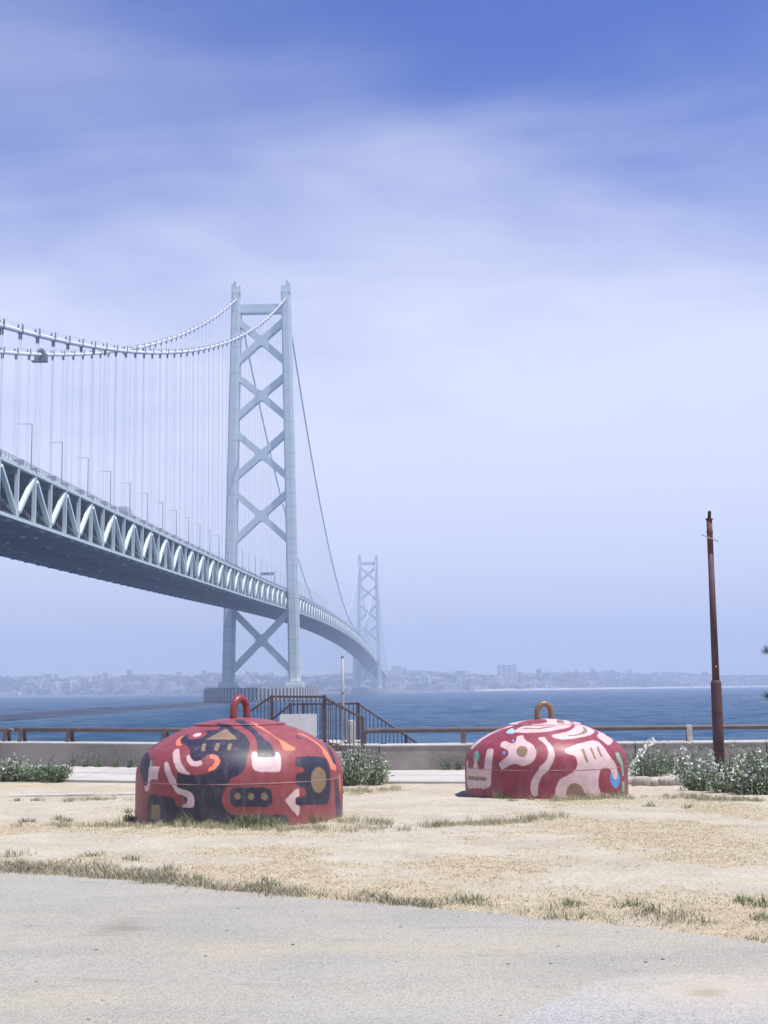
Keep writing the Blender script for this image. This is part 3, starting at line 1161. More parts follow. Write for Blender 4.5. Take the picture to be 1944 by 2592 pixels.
# ---- main cables, their bands and hangers
for s in (-1, 1):
    for y0, y1, n in ((-SIDE, 0, 160), (0, SPAN, 200), (SPAN, SPAN + SIDE, 60)):
        mb = MB()
        pts = [(s * TX, y0 + (y1 - y0) * i / n, cable_z(min(max(y0 + (y1 - y0) * i / n, y0 + 0.001), y1 - 0.001 if y1 <= SPAN else y1))) for i in range(n + 1)]
        mb.tube(pts, 0.60, 10)
        me = mb.mesh('main_cable', M['cable'])
        smooth_angle(me)
        cab = link('main_cable', me, bridge)
        if y0 == -SIDE:
            mb = MB()
            for dx in (-0.55, 0.55):
                mb.tube([(p[0] + dx, p[1], p[2] + 1.65) for p in pts], 0.05, 4)
            mb.build('hand_rope', M['hanger'], cab)
        i = math.ceil(y0 / PAN)
        rest = MB()
        while i * PAN < y1:
            y = i * PAN
            zc_, zd = cable_z(y), deck_z(y)
            if zc_ - zd > 3 and abs(y) > 6 and abs(y - SPAN) > 6 and y > -900:
                t = Vector((0, 2.0, cable_z(y + 1) - cable_z(y - 1))).normalized()
                c = Vector((s * TX, y, zc_))
                own = y0 == -SIDE
                mbb = MB() if own else rest
                mbb.beam(c - t * 0.35, c + t * 0.35, 1.30, 1.30, (0, 0, 1))
                if own:
                    mbb.box(c.x - 0.58, c.x - 0.46, y - 0.6, y + 0.6, zc_ + 0.6, zc_ + 1.5)
                    mbb.box(c.x + 0.46, c.x + 0.58, y - 0.5, y + 0.5, zc_ + 0.6, zc_ + 1.7)
                    mbb.box(c.x - 0.17, c.x + 0.17, y - 0.95, y - 0.65, zc_ - 2.2, zc_ - 0.4)
                    mbb.box(c.x - 0.17, c.x + 0.17, y + 0.65, y + 0.95, zc_ - 1.8, zc_ - 0.4)
                    mbb.build('cable_band', M['band'], cab)
                mbb = MB() if own else rest
                for dy in (-0.8, 0.8):
                    mbb.beam((s * TX, y + dy, zd + 0.6), (s * TX, y + dy, zc_ - 0.3), 0.06, 0.06, (0, 1, 0))
                if own:
                    mbb.build('hanger', M['hanger'], cab)
            i += 1
        if rest.v:
            rest.build('hangers_and_bands', M['hanger'], cab)['kind'] = 'stuff'

# far anchorage
mb = MB()
mb.box(-28, 28, SPAN + SIDE - 30, SPAN + SIDE + 50, -3, 44)
mb.box(-24, 24, SPAN + SIDE - 42, SPAN + SIDE - 30.2, -3, 22)
mb.build('anchorage', M['fender'], bridge)
# approach viaduct behind the viewer
mb = MB()
mb.box(-26, 26, -SIDE - 70, -SIDE + 8, 0, 40)
mb.build('anchorage', M['fender'], bridge)

# ---- piers
for ty, nm in ((0.0, 'broad round concrete caisson pier with ribbed fenders under the near tower'), (SPAN, 'far concrete caisson pier at the foot of the hazy far tower')):
    pier = empty('bridge_pier', to_world(0, ty, 0), -BA)
    tag(pier, nm, 'pier')
    mb = MB()
    mb.lathe([(39.0, -4), (39.0, 8.6), (38.2, 9.3), (36.0, 9.3)], 96)
    mb.add([(36.0 * math.cos(2 * math.pi * k / 96), 36.0 * math.sin(2 * math.pi * k / 96), 9.3) for k in range(96)], [tuple(range(96))])
    me = mb.mesh('caisson', M['pier'])
    smooth_angle(me, 25)
    link('caisson', me, pier)
    mb = MB()
    mb.box(-0.6, 0.6, -0.9, 1.0, 0.9, 8.9)
    rib = mb.mesh('fender_rib', M['fender'])
    for k in range(96):
        a = 2 * math.pi * k / 96
        if ty > 0 and math.sin(a) > 0.1:
            continue
        link('fender_rib', rib, pier, (39.1 * math.cos(a), 39.1 * math.sin(a), random.uniform(-0.35, 0.25)), (0, 0, a - math.pi / 2))
    mb = MB()
    for k in range(116):
        a = 2 * math.pi * (k + 0.5) / 116
        mb.box(39.5 * math.cos(a) - 0.4, 39.5 * math.cos(a) + 0.4, 39.5 * math.sin(a) - 0.4, 39.5 * math.sin(a) + 0.4, -0.6, 0.75 + 0.4 * random.random())
    mb.build('waterline_block', M['bollard'], pier)['kind'] = 'stuff'
    mb = MB()
    for k in range(48):
        a = 2 * math.pi * k / 48
        mb.beam((38 * math.cos(a), 38 * math.sin(a), 9.2), (38 * math.cos(a), 38 * math.sin(a), 10.4), 0.12, 0.12)
        b = 2 * math.pi * (k + 1) / 48
        mb.beam((38 * math.cos(a), 38 * math.sin(a), 10.4), (38 * math.cos(b), 38 * math.sin(b), 10.4), 0.1, 0.1)
    mb.build('guard_rail', M['galv'], pier)

# ---- street lamps along the near edge of the deck
mb = MB()
mb.tube([(0, 0, 0), (0, 0, 6), (0, 0, 12.0)], [0.17, 0.14, 0.11], 6)
lp = mb.mesh('lamp_post', M['galv'])
mb = MB()
mb.tube([(0, 0, 11.9), (-1.6, 0, 12.05)], 0.08, 6)
la = mb.mesh('lamp_arm', M['galv'])
mb = MB()
mb.add([(-1.5, -0.3, 11.95), (-3.6, -0.3, 12.0), (-3.6, 0.3, 12.0), (-1.5, 0.3, 11.95), (-1.5, -0.2, 12.2), (-3.5, -0.2, 12.22), (-3.5, 0.2, 12.22), (-1.5, 0.2, 12.2)],
       [(0, 1, 2, 3), (4, 7, 6, 5), (0, 4, 5, 1), (1, 5, 6, 2), (2, 6, 7, 3), (3, 7, 4, 0)])
lh = mb.mesh('lamp_head', M['white'])
LAMPS = [-309.0 - 28.4 * k for k in range(11, -27, -1)]
vis = 0
for y in LAMPS:
    z = deck_z(y)
    root = empty('street_lamp', to_world(15.9, y, z + 1.1), -BA)
    link('lamp_post', lp, root)
    link('lamp_arm', la, root)
    link('lamp_head', lh, root)
    lab = 'slim street lamp with short arm on the bridge deck'
    if y < -620:
        lab = 'slim street lamp on the bridge deck, nearest to the left picture edge' if abs(y - (-621.4)) < 1 else 'slim street lamp on the bridge deck, beyond the left picture edge'
    elif y < -18:
        kk = int(round((y + 621.4) / 28.4)) + 1
        word = ['', '', 'second', 'third', 'fourth', 'fifth', 'sixth', 'seventh', 'eighth', 'ninth', 'tenth', 'eleventh', 'twelfth'] 
        lab = ('slim street lamp on the bridge deck, %s from the left picture edge' % word[kk]) if kk < len(word) else 'faint slim street lamp on the bridge deck just before the near tower'
    else:
        lab = 'faint tiny street lamp on the bridge deck beyond the near tower'
    tag(root, lab, 'street lamp', 'street lamps along the bridge deck')

# ---- sign gantry on the deck beside the near tower
y = -64.0
sg = empty('sign_gantry', to_world(15.9, y, deck_z(y) + 1.1), -BA)
tag(sg, 'overhead traffic sign gantry on the bridge deck beside the near tower', 'sign gantry')
mb = MB()
mb.tube([(0, 0, 0), (0, 0, 9.5)], 0.28, 8)
mb.build('gantry_post', M['galv'], sg)
mb = MB()
mb.tube([(0, 0, 8.2), (-9.5, 0, 8.2)], 0.16, 8)
mb.tube([(0, 0, 7.2), (-9.5, 0, 7.2)], 0.16, 8)
mb.build('gantry_beam', M['galv'], sg)
mb = MB()
mb.box(-9.3, -0.8, -0.55, -0.2, 6.7, 8.7)
sgp = mb.build('sign_panel', M['steel_shade_dark'], sg)
mb = MB()
for x in (-9.0, -3.2):
    mb.box(x, x + 0.9, -0.6, -0.555, 7.1, 8.3)
mb.build('sign_lamp', M['white'], sgp)

# ---- lorry on the deck
y = -503.0
lz = deck_z(y) + 1.16
truck = empty('lorry', to_world(13.4, y, lz), -BA)
tag(truck, 'box lorry driving on the bridge deck, only its roof above the parapet', 'lorry')
M['truck'] = mat('lorry_white', (0.55, 0.58, 0.60), 0.5)
mb = MB()
mb.box(-1.25, 1.25, -4.5, 4.2, 1.0, 4.0)
mb.build('cargo_box', M['truck'], truck)
mb = MB()
mb.extrude_xz([(-1.2, 0.6), (1.2, 0.6), (1.2, 2.2), (1.05, 3.1), (-1.05, 3.1), (-1.2, 2.2)], 4.4, 6.4)
cabn = mb.build('cab', M['truck'], truck)
mb = MB()
mb.box(-1.1, 1.1, 6.38, 6.46, 1.9, 2.9)
mb.build('windscreen', M['black'], cabn)
mb = MB()
mb.tube([(-0.11, 0, 0), (0.11, 0, 0)], 0.5, 12)
whl = mb.mesh('wheel', M['black'])
for x in (-1.1, 1.1):
    for yy in (-3.0, -1.8, 5.2):
        link('wheel', whl, truck, (x, yy, 0.5))

# ---- inspection car hanging on the far cable
y = -497.0
car = empty('cable_inspection_car', to_world(-TX, y, cable_z(y)), -BA)
car.scale = (0.68, 0.68, 0.68)
tag(car, 'dark maintenance cage riding on the farther main cable', 'maintenance cage')
mb = MB()
mb.box(-1.6, 1.6, -1.9, 1.9, 0.9, 2.1)
mb.box(-1.0, 1.0, -1.2, 1.2, 2.1, 2.9)
mb.build('trolley', M['band'], car)
for x in (-2.1, 2.1):
    mb = MB()
    mb.box(x - 0.85, x + 0.85, -2.0, 2.0, -3.4, 0.2)
    for yy in (-1.5, 1.5):
        mb.beam((x, yy, 0.2), (x * 0.6, yy, 1.0), 0.25, 0.25)
    mb.build('cage', M['band'], car)
mb = MB()
mb.box(-4.6, 3.1, -2.2, 2.2, -3.75, -3.42)
mb.build('platform', M['steel_shade_dark'], car)

# ================================================================== far shore town
cols = {'white': (0.80, 0.80, 0.79), 'cream': (0.62, 0.55, 0.46), 'grey': (0.34, 0.36, 0.38), 'blue': (0.28, 0.33, 0.40), 'pink': (0.52, 0.37, 0.34)}
for k_, c in cols.items():
    M['b_' + k_] = mat('far_wall_' + k_, c, 0.85)
M['b_roof'] = mat('far_roof', (0.17, 0.17, 0.19), 0.8)
M['b_win'] = mat('far_window', (0.08, 0.10, 0.13), 0.4)


def block_mesh(name, wmat, floors, house=False):
    """unit-size building (1 x 1 footprint, height 1) with recessed window bands or a pitched roof"""
    mb_ = MB()
    if house:
        mb_.box(-0.5, 0.5, -0.5, 0.5, 0, 0.62, 0)
        mb_.add([(-0.56, -0.56, 0.62), (0.56, -0.56, 0.62), (0.56, 0.56, 0.62), (-0.56, 0.56, 0.62), (-0.3, 0, 1.0), (0.3, 0, 1.0)],
                [(0, 1, 5, 4), (1, 2, 5), (2, 3, 4, 5), (3, 0, 4), (3, 2, 1, 0)], 1)
        for x in (-0.25, 0.25):
            mb_.box(x - 0.1, x + 0.1, -0.52, -0.505, 0.2, 0.42, 2)
    else:
        mb_.box(-0.48, 0.48, -0.48, 0.48, 0, 0.97, 2)
        for i in range(floors + 1):
            z = i / floors
            mb_.box(-0.5, 0.5, -0.5, 0.5, max(0, z - 0.24 / floors), min(1, z + 0.24 / floors), 0)
        for x in (-0.49, -0.17, 0.17, 0.45):
            mb_.box(x, x + 0.05, -0.495, 0.49, 0.0, 0.985, 0)
        mb_.box(-0.15, 0.2, -0.2, 0.2, 1.0, 1.0 + 0.5 / floors, 0)
    return mb_.mesh(name, [wmat, M['b_roof'], M['b_win']])


BM = {}
for k_ in cols:
    BM[k_, 0] = block_mesh('house', M['b_' + k_], 2, True)
    BM[k_, 1] = block_mesh('building', M['b_' + k_], 4)
    BM[k_, 2] = block_mesh('building', M['b_' + k_], 9)


def place_b(name, me, x, y, w, d, h, rz, base=None):
    z = float(hill_z(x, y)) - 1.5 if base is None else base
    o = link(name, me, None, (x, y, z), (0, 0, rz))
    o.scale = (w, d, h)
    return o


SPECIAL = [
    ('building', 'grey', 2, (-1221.861, 4750.000, 76.312), 68, 22, 20, 0.05, 'long grey slab building on the skyline at the far left', None),
    ('building', 'blue', 2, (-81.905, 4330.000, 27.889), 47, 30, 82, 0.0, 'tall dark tower block behind the far end of the bridge deck', None),
    ('building', 'white', 2, (384.967, 4330.000, 16.079), 54, 34, 58, 0.25, 'tallest broad pale block standing on the far shore above the right dome', None),
    ('building', 'white', 2, (528.826, 4420.000, 17.190), 16, 16, 37, 0.0, 'slim white tower block on the far shore right of the broad pale block', None),
    ('building', 'white', 1, (60.829, 4450.000, 61.342), 64, 20, 13, 0.08, 'long white row of flats on the far hill right of the far tower', None),
    ('building', 'blue', 1, (270.649, 4900.000, 79.963), 56, 40, 24, 0.0, 'large bluish block crowning the far hill in mid skyline', None),
    ('building', 'white', 1, (246.801, 4080.000, 14.584), 14, 12, 8, 0.0, 'small bright white shed at the far waterline left of the right dome', None),
    ('building', 'grey', 1, (728.255, 5300.000, 83.777), 62, 40, 16, 0.0, 'wide grey block on the skyline above the right dome handle', None)]
for nm, ck, vk, p, w, d, h, rz, lab, _b in SPECIAL:
    tag(place_b(nm, BM[ck, vk], p[0], p[1], w, d, h, rz, float(hill_z(p[0], p[1])) - 3), lab, 'building')
LB = {0: 'small %s pitched roof house in the hazy far town %s', 1: '%s low rise block in the hazy far town %s', 2: '%s high rise block in the hazy far town %s'}


def zone(x, y):
    b = x / y
    return 'left of the near tower' if b < -0.095 else ('between the two bridge towers' if b < -0.004 else ('between far tower and right dome' if b < 0.10 else ('above the right dome' if b < 0.165 else 'around and behind the rusty pole')))


CN = {'white': 'white', 'cream': 'cream', 'grey': 'grey', 'blue': 'bluish', 'pink': 'pinkish'}
far_rest = MB()
n_own = 0
keys = list(cols)
placed = []
while len(placed) < 2000:
    y = random.uniform(3900, 6300)
    x = random.uniform(-0.36, 0.36) * y
    d_ = y - float(shore_y(x))
    if d_ < 30 or random.random() > math.exp(-d_ / 700.0):
        continue
    if float(fbm(x / 160.0, y / 160.0, 77, 2)) < 0.41:
        continue                                 # left to the woods
    if abs(x + 12) < 45 and y < 4020:
        continue
    placed.append((x, y, d_))
placed.sort(key=lambda p: p[1])
for q, (x, y, d_) in enumerate(placed):
    ck = random.choices(keys, (5, 3, 3, 2, 2))[0]
    vk = random.choices((0, 1, 2), (7, 4, 0.6))[0]
    if vk == 0:
        w, d, h = random.uniform(9, 14), random.uniform(8, 12), random.uniform(6, 9)
    elif vk == 1:
        w, d, h = random.uniform(14, 42), random.uniform(10, 18), random.uniform(8, 16)
    else:
        w, d, h = random.uniform(14, 30), random.uniform(12, 16), random.uniform(20, 34)
    rz = random.uniform(-0.6, 0.6)
    if n_own < 300 and abs(x / y) < 0.286:
        n_own += 1
        nm = 'house' if vk == 0 else 'building'
        tag(place_b(nm, BM[ck, vk], x, y, w, d, h, rz), LB[vk] % (CN[ck], zone(x, y)), 'house' if vk == 0 else 'building',
            'far town ' + zone(x, y) + ', ' + CN[ck] + (' houses' if vk == 0 else (' low blocks' if vk == 1 else ' high blocks')))
    else:
        z = float(hill_z(x, y)) - 1.5
        me = BM[ck, vk]
        c_, s_ = math.cos(rz), math.sin(rz)
        o = len(far_rest.v)
        far_rest.v += [(x + v.co.x * w * c_ - v.co.y * d * s_, y + v.co.x * w * s_ + v.co.y * d * c_, z + v.co.z * h) for v in me.vertices]
        base_i = keys.index(ck)
        for p in me.polygons:
            far_rest.f.append(tuple(o + i for i in p.vertices))
            far_rest.m.append(base_i if p.material_index == 0 else 4 + p.material_index)
o = far_rest.build('distant_town', [M['b_' + k_] for k_ in keys] + [M['b_roof'], M['b_win']], fix=False)
tag(o, 'hazy mass of distant rooftops behind the far shore', 'town', kind='stuff')
# woods between the houses: low crowns
ico = bmesh.new()
bmesh.ops.create_icosphere(ico, subdivisions=1, radius=1.0)
iv = np.array([v.co[:] for v in ico.verts])
it = np.array([[v.index for v in f.verts] for f in ico.faces])
ico.free()
V_, F_ = [], []
cnt = 0
while cnt < 4500:
    y = random.uniform(3900, 6400)
    x = random.uniform(-0.36, 0.36) * y
    d_ = y - float(shore_y(x))
    if d_ < 35 or random.random() > math.exp(-d_ / 1100.0):
        continue
    if float(fbm(x / 160.0, y / 160.0, 77, 2)) > 0.56 or (abs(x + 12) < 40 and y < 4000):
        continue
    r = random.uniform(5, 11)
    sc_ = np.array([r * random.uniform(0.8, 1.5), r, r * random.uniform(0.6, 1.0)])
    V_.append(iv * sc_ * (1 + (rng.random((len(iv), 1)) - 0.5) * 0.35) + np.array([x, y, float(hill_z(x, y)) + 2.5]))
    F_.append(it + cnt * len(iv))
    cnt += 1
M['far_wood'] = mat('far_foliage', (0.04, 0.065, 0.045), 0.9, island=0.4)
o = link('far_woodland', np_mesh('far_woodland', np.concatenate(V_), np.concatenate(F_), M['far_wood']))
tag(o, 'dark hazy woods between the houses of the far shore', 'woodland', kind='stuff')


# ================================================================== painted steel domes
MURAL = {
 'L': [
  ('K', [-586,-597,-556,-618,-538,-626,-514,-629,-424,-612,-397,-612,-319,-627,-230,-635,-211,-633,-195,-625,-188,-614,-182,-575,-199,-534,-231,-497,-243,-473,-268,-391,-261,-384,-248,-389,-193,-423,-94,-531,-53,-555,-40,-569,-17,-613,12,-657,66,-710,99,-752,158,-844,193,-909,220,-980,233,-1041,235,-1069,231,-1264,224,-1334,213,-1383,189,-1432,152,-1469,81,-1512,67,-1518,44,-1518,27,-1535,1,-1576,-57,-1644,-92,-1713,-95,-1730,-93,-1768,-84,-1797,-53,-1848,-3,-1893,42,-1915,134,-1925,224,-1921,292,-1913,419,-1889,523,-1863,687,-1810,796,-1765,938,-1700,1022,-1675,1060,-1682,1100,-1707,1123,-1737,1135,-1766,1114,-1797,1039,-1855,875,-1945,695,-2021,503,-2080,318,-2116,192,-2130,86,-2136,-21,-2136,-166,-2130,-335,-2110,-530,-2070,-712,-2017,-848,-1963,-1013,-1878,-1151,-1787,-1213,-1740,-1277,-1689,-1406,-1572,-1520,-1443,-1598,-1316,-1608,-1253,-1532,-1180,-1414,-1081,-1378,-1076,-1327,-1103,-1277,-1148,-1184,-1246,-1134,-1293,-1032,-1380,-919,-1469,-894,-1498,-886,-1518,-887,-1583,-881,-1607,-875,-1615,-845,-1638,-809,-1657,-790,-1665,-750,-1671,-721,-1666,-709,-1660,-703,-1644,-705,-1625,-724,-1560,-748,-1518,-783,-1473,-789,-1458,-788,-1448,-715,-1297,-705,-1289,-688,-1290,-671,-1298,-590,-1349,-511,-1388,-458,-1408,-385,-1426,-335,-1432,-254,-1425,-192,-1410,-161,-1392,-139,-1371,-121,-1346,-113,-1313,-120,-1276,-139,-1246,-161,-1226,-212,-1202,-268,-1195,-283,-1197,-330,-1225,-352,-1251,-373,-1257,-396,-1255,-420,-1247,-453,-1219,-467,-1200,-485,-1161,-494,-1128,-506,-1029,-521,-974,-565,-891,-631,-804,-649,-764,-663,-712,-665,-674,-662,-646,-652,-616,-628,-591,-617,-587,-601,-589]),
  ('K', [-1132,-475,-1102,-597,-1090,-686,-1090,-720,-1104,-805,-1115,-842,-1130,-870,-1168,-911,-1190,-927,-1268,-961,-1285,-961,-1307,-950,-1326,-930,-1361,-880,-1374,-851,-1377,-819,-1369,-796,-1338,-756,-1328,-737,-1322,-707,-1330,-622,-1290,-514,-1279,-409,-1257,-326,-1247,-303,-1231,-300,-1213,-317,-1191,-307,-1174,-333,-1151,-403]),
  ('K', [-1159,-222,-1105,-315,-1094,-291,-1072,-297,-1091,-140,-1019,-305,-1030,-231,-1015,-309,-1020,-356,-1046,-430,-1063,-453,-1086,-445,-1110,-409,-1161,-278,-1146,-336,-1159,-270]),
  ('R', [-322,-723,-321,-746,-326,-767,-336,-784,-352,-799,-397,-816,-423,-817,-450,-813,-478,-803,-526,-768,-558,-719,-566,-693,-567,-669,-562,-647,-551,-630,-514,-606,-490,-601,-435,-610,-408,-622,-361,-656,-330,-699]),
  ('P', [-392,-706,-393,-731,-404,-748,-424,-756,-436,-756,-448,-754,-472,-740,-491,-718,-501,-692,-500,-668,-495,-658,-489,-649,-469,-639,-445,-643,-421,-657,-396,-693]),
  ('T', [-101,-635,-64,-716,-29,-779,73,-939,-34,-941,-178,-925,-326,-886,-210,-783,-154,-718,-127,-680]),
  ('T', [-347,-961,-300,-977,-307,-1131,-354,-1111,-350,-1038]),
  ('T', [-184,-998,-134,-1007,-148,-1157,-195,-1137,-189,-1069]),
  ('T', [-32,-1017,18,-1025,3,-1162,-43,-1148,-37,-1084]),
  ('O', [-636,-571,-663,-581,-679,-595,-701,-627,-709,-658,-713,-714,-709,-753,-693,-811,-674,-838,-630,-859,-623,-848,-654,-751,-662,-700,-662,-670,-653,-640,-642,-621,-619,-598,-614,-585,-624,-572]),
  ('O', [-238,-1199,-205,-1202,-184,-1211,-152,-1235,-135,-1255,-116,-1291,-112,-1314,-118,-1349,-129,-1370,-155,-1395,-176,-1407,-234,-1421,-254,-1419,-261,-1410,-259,-1383,-247,-1371,-217,-1362,-201,-1350,-183,-1328,-179,-1313,-185,-1288,-194,-1277,-244,-1254,-248,-1242,-248,-1210]),
  ('P', [-698,-898,-665,-912,-650,-950,-630,-1148,-617,-1195,-587,-1268,-563,-1312,-516,-1375,-526,-1379,-564,-1359,-641,-1312,-677,-1278,-695,-1244,-724,-1131,-735,-1056,-736,-964,-730,-937,-713,-906]),
  ('P', [-537,-1129,-511,-1120,-499,-1130,-479,-1187,-464,-1218,-451,-1234,-424,-1250,-403,-1255,-366,-1254,-350,-1262,-340,-1289,-341,-1303,-352,-1318,-368,-1322,-406,-1320,-431,-1313,-468,-1294,-491,-1273,-522,-1229,-534,-1198,-543,-1148]),
  ('P', [-871,-1044,-857,-1032,-844,-1036,-817,-1059,-806,-1088,-779,-1277,-759,-1316,-757,-1348,-771,-1405,-759,-1434,-713,-1472,-610,-1539,-578,-1568,-547,-1614,-538,-1641,-543,-1679,-552,-1701,-576,-1729,-595,-1737,-629,-1733,-668,-1721,-749,-1686,-774,-1667,-765,-1648,-749,-1646,-708,-1658,-687,-1657,-665,-1642,-660,-1628,-665,-1602,-679,-1584,-789,-1494,-812,-1466,-830,-1420,-865,-1304,-880,-1212,-881,-1109,-876,-1065]),
  ('P', [-1111,-844,-1055,-914,-949,-1024,-970,-1056,-1023,-1107,-1051,-1124,-1181,-1004,-1251,-1033,-1287,-1046,-1328,-1040,-1390,-955,-1362,-903,-1299,-973,-1209,-939,-1157,-898,-1137,-870]),
  ('G', [-1081,-751,-1054,-800,-1062,-884,-1109,-840,-1095,-798]),
  ('T', [-1360,-1224,-1302,-1285,-1191,-1388,-1300,-1521,-1364,-1462,-1495,-1323,-1387,-1244]),
  ('K', [540,-1537,567,-1530,594,-1529,620,-1533,642,-1542,660,-1555,672,-1572,696,-1630,700,-1650,696,-1672,685,-1693,666,-1713,641,-1730,612,-1743,473,-1782,334,-1810,148,-1832,118,-1831,90,-1824,66,-1813,47,-1797,35,-1779,30,-1727,33,-1676,43,-1657,59,-1641,79,-1628,104,-1619,335,-1589,499,-1549]),
  ('T', [199,-1711,191,-1737,174,-1750,153,-1755,121,-1749,106,-1735,100,-1718,109,-1692,135,-1676,157,-1675,177,-1681,196,-1702]),
  ('T', [405,-1678,404,-1696,394,-1713,364,-1727,342,-1728,322,-1719,315,-1713,307,-1696,313,-1670,319,-1662,337,-1651,369,-1648,389,-1655,402,-1669]),
  ('T', [607,-1621,609,-1630,605,-1649,592,-1665,571,-1676,537,-1677,519,-1667,509,-1652,512,-1624,535,-1603,556,-1596,578,-1597,603,-1613]),
  ('K', [-27,-315,-15,-254,3,-240,44,-256,80,-324,148,-512,175,-532,203,-561,285,-711,373,-839,407,-876,455,-910,481,-942,525,-1032,549,-1065,560,-1092,568,-1136,527,-1167,395,-1211,349,-1209,311,-980,291,-896,273,-845,209,-744,70,-557,29,-491,-22,-358]),
  ('P', [273,-1194,280,-1170,292,-1159,323,-1148,337,-1159,346,-1200,352,-1214,359,-1217,439,-1198,542,-1156,564,-1143,567,-1130,561,-1081,567,-1065,590,-1053,604,-1062,624,-1097,637,-1127,677,-1258,675,-1278,660,-1298,624,-1319,577,-1339,475,-1376,402,-1394,368,-1399,340,-1391,323,-1377,304,-1344,276,-1231]),
  ('O', [167,-380,223,-464,257,-488,304,-498,333,-532,374,-603,448,-691,574,-775,639,-804,683,-819,754,-834,777,-854,778,-893,755,-922,719,-945,684,-967,652,-973,628,-945,609,-911,577,-834,550,-794,499,-746,374,-646,288,-555,223,-509,168,-404]),
  ('O', [758,-349,811,-294,851,-286,919,-320,1025,-344,1064,-361,1201,-443,1269,-474,1297,-473,1347,-428,1374,-427,1406,-460,1404,-501,1359,-587,1326,-613,1250,-595,1212,-576,1188,-570,1158,-569,1138,-557,1095,-484,1063,-449,1036,-426,984,-407,890,-361,850,-357,789,-384,763,-386,746,-370]),
  ('K', [903,-11,939,-22,974,-21,1019,-73,1086,-110,1122,-208,1169,-315,1199,-371,1276,-439,1306,-478,1326,-475,1350,-448,1355,-425,1348,-380,1250,-260,1164,-88,1099,-30,1055,-81,1000,18,961,-11,929,-62,898,61]),
  ('K', [824,-1039,821,-1011,829,-992,853,-961,1001,-818,1154,-626,1193,-602,1219,-600,1260,-612,1321,-649,1489,-721,1536,-748,1591,-792,1610,-833,1611,-911,1591,-973,1530,-1075,1432,-1195,1317,-1308,1203,-1403,1118,-1461,1089,-1468,1073,-1461,1053,-1434,1050,-1419,1060,-1401,1157,-1317,1183,-1286,1189,-1257,1182,-1241,1155,-1223,1132,-1223,1093,-1238,1029,-1274,1004,-1281,967,-1280,944,-1267,907,-1220,903,-1205,910,-1180,928,-1156,977,-1115,993,-1094,993,-1076,984,-1068,965,-1069,941,-1076,889,-1100,864,-1103,844,-1095,835,-1082,827,-1057]),
  ('T', [1369,-803,1394,-825,1412,-854,1422,-890,1422,-930,1414,-971,1397,-1011,1373,-1046,1343,-1075,1309,-1096,1274,-1109,1238,-1112,1204,-1107,1172,-1094,1146,-1073,1124,-1046,1110,-1016,1104,-982,1104,-948,1129,-878,1149,-848,1174,-823,1202,-806,1234,-792,1268,-784,1300,-782,1335,-787]),
  ('P', [1033,-1298,1047,-1301,1062,-1313,1093,-1346,1094,-1367,1053,-1408,1048,-1421,1053,-1434,1073,-1461,1085,-1470,1104,-1468,1154,-1441,1177,-1451,1212,-1502,1222,-1526,1215,-1546,1189,-1556,1069,-1562,991,-1557,909,-1540,904,-1517,930,-1460,979,-1366,1020,-1307]),
  ('K', [1475,-557,1517,-452,1663,-436,1775,-413,1837,-331,1901,-212,2048,-242,1959,-623,1884,-635,1774,-646,1619,-616,1511,-571]),
  ('O', [1503,-383,1523,-290,1557,-293,1692,-290,1726,-288,1712,-349,1629,-368,1546,-381]),
  ('K', [734,-481,760,-480,786,-523,831,-490,811,-548,783,-569,753,-531]),
 ],
 'R': [
  ('P', [-1456,-250,-1447,-287,-1464,-312,-1520,-338,-1545,-367,-1541,-423,-1527,-473,-1490,-562,-1467,-595,-1427,-608,-1390,-611,-1294,-591,-1274,-630,-1284,-675,-1347,-736,-1371,-773,-1361,-823,-1345,-859,-1305,-914,-1266,-922,-1192,-887,-1145,-857,-1111,-827,-1082,-782,-1054,-751,-1025,-748,-1001,-765,-958,-815,-948,-846,-961,-892,-981,-930,-1033,-989,-1123,-1069,-1321,-1216,-1382,-1216,-1477,-1143,-1547,-1062,-1604,-972,-1734,-730,-1843,-473,-1853,-329,-1773,-273,-1698,-251,-1468,-236]),
  ('T', [-1677,-346,-1620,-542,-1562,-685,-1505,-801,-1447,-900,-1390,-987,-1333,-1065,-1376,-1096,-1436,-1017,-1495,-927,-1555,-824,-1615,-704,-1674,-556,-1734,-351]),
  ('G', [-1245,-492,-1200,-519,-1190,-561,-1204,-651,-1220,-694,-1255,-736,-1275,-737,-1292,-710,-1292,-692,-1273,-656,-1273,-632,-1290,-598,-1306,-588,-1337,-590,-1353,-579,-1363,-554,-1356,-544,-1304,-520,-1271,-494]),
  ('P', [-1282,-147,-1255,-293,-1182,-305,-1131,-309,-1032,-238,-940,-254,-847,-241,-799,-248,-751,-243,-703,-232,-646,-275,-589,-298,-510,-272,-549,-156,-649,-175,-699,-180,-748,-156,-791,-143,-834,-117,-875,-72,-916,-10,-971,-26,-1023,-3,-1075,40,-1124,-33,-1170,-74,-1216,-41]),
  ('B', [-651,-463,-616,-435,-558,-409,-543,-449,-531,-555,-531,-604,-545,-648,-562,-657,-602,-643,-624,-620,-653,-563,-662,-530,-663,-488]),
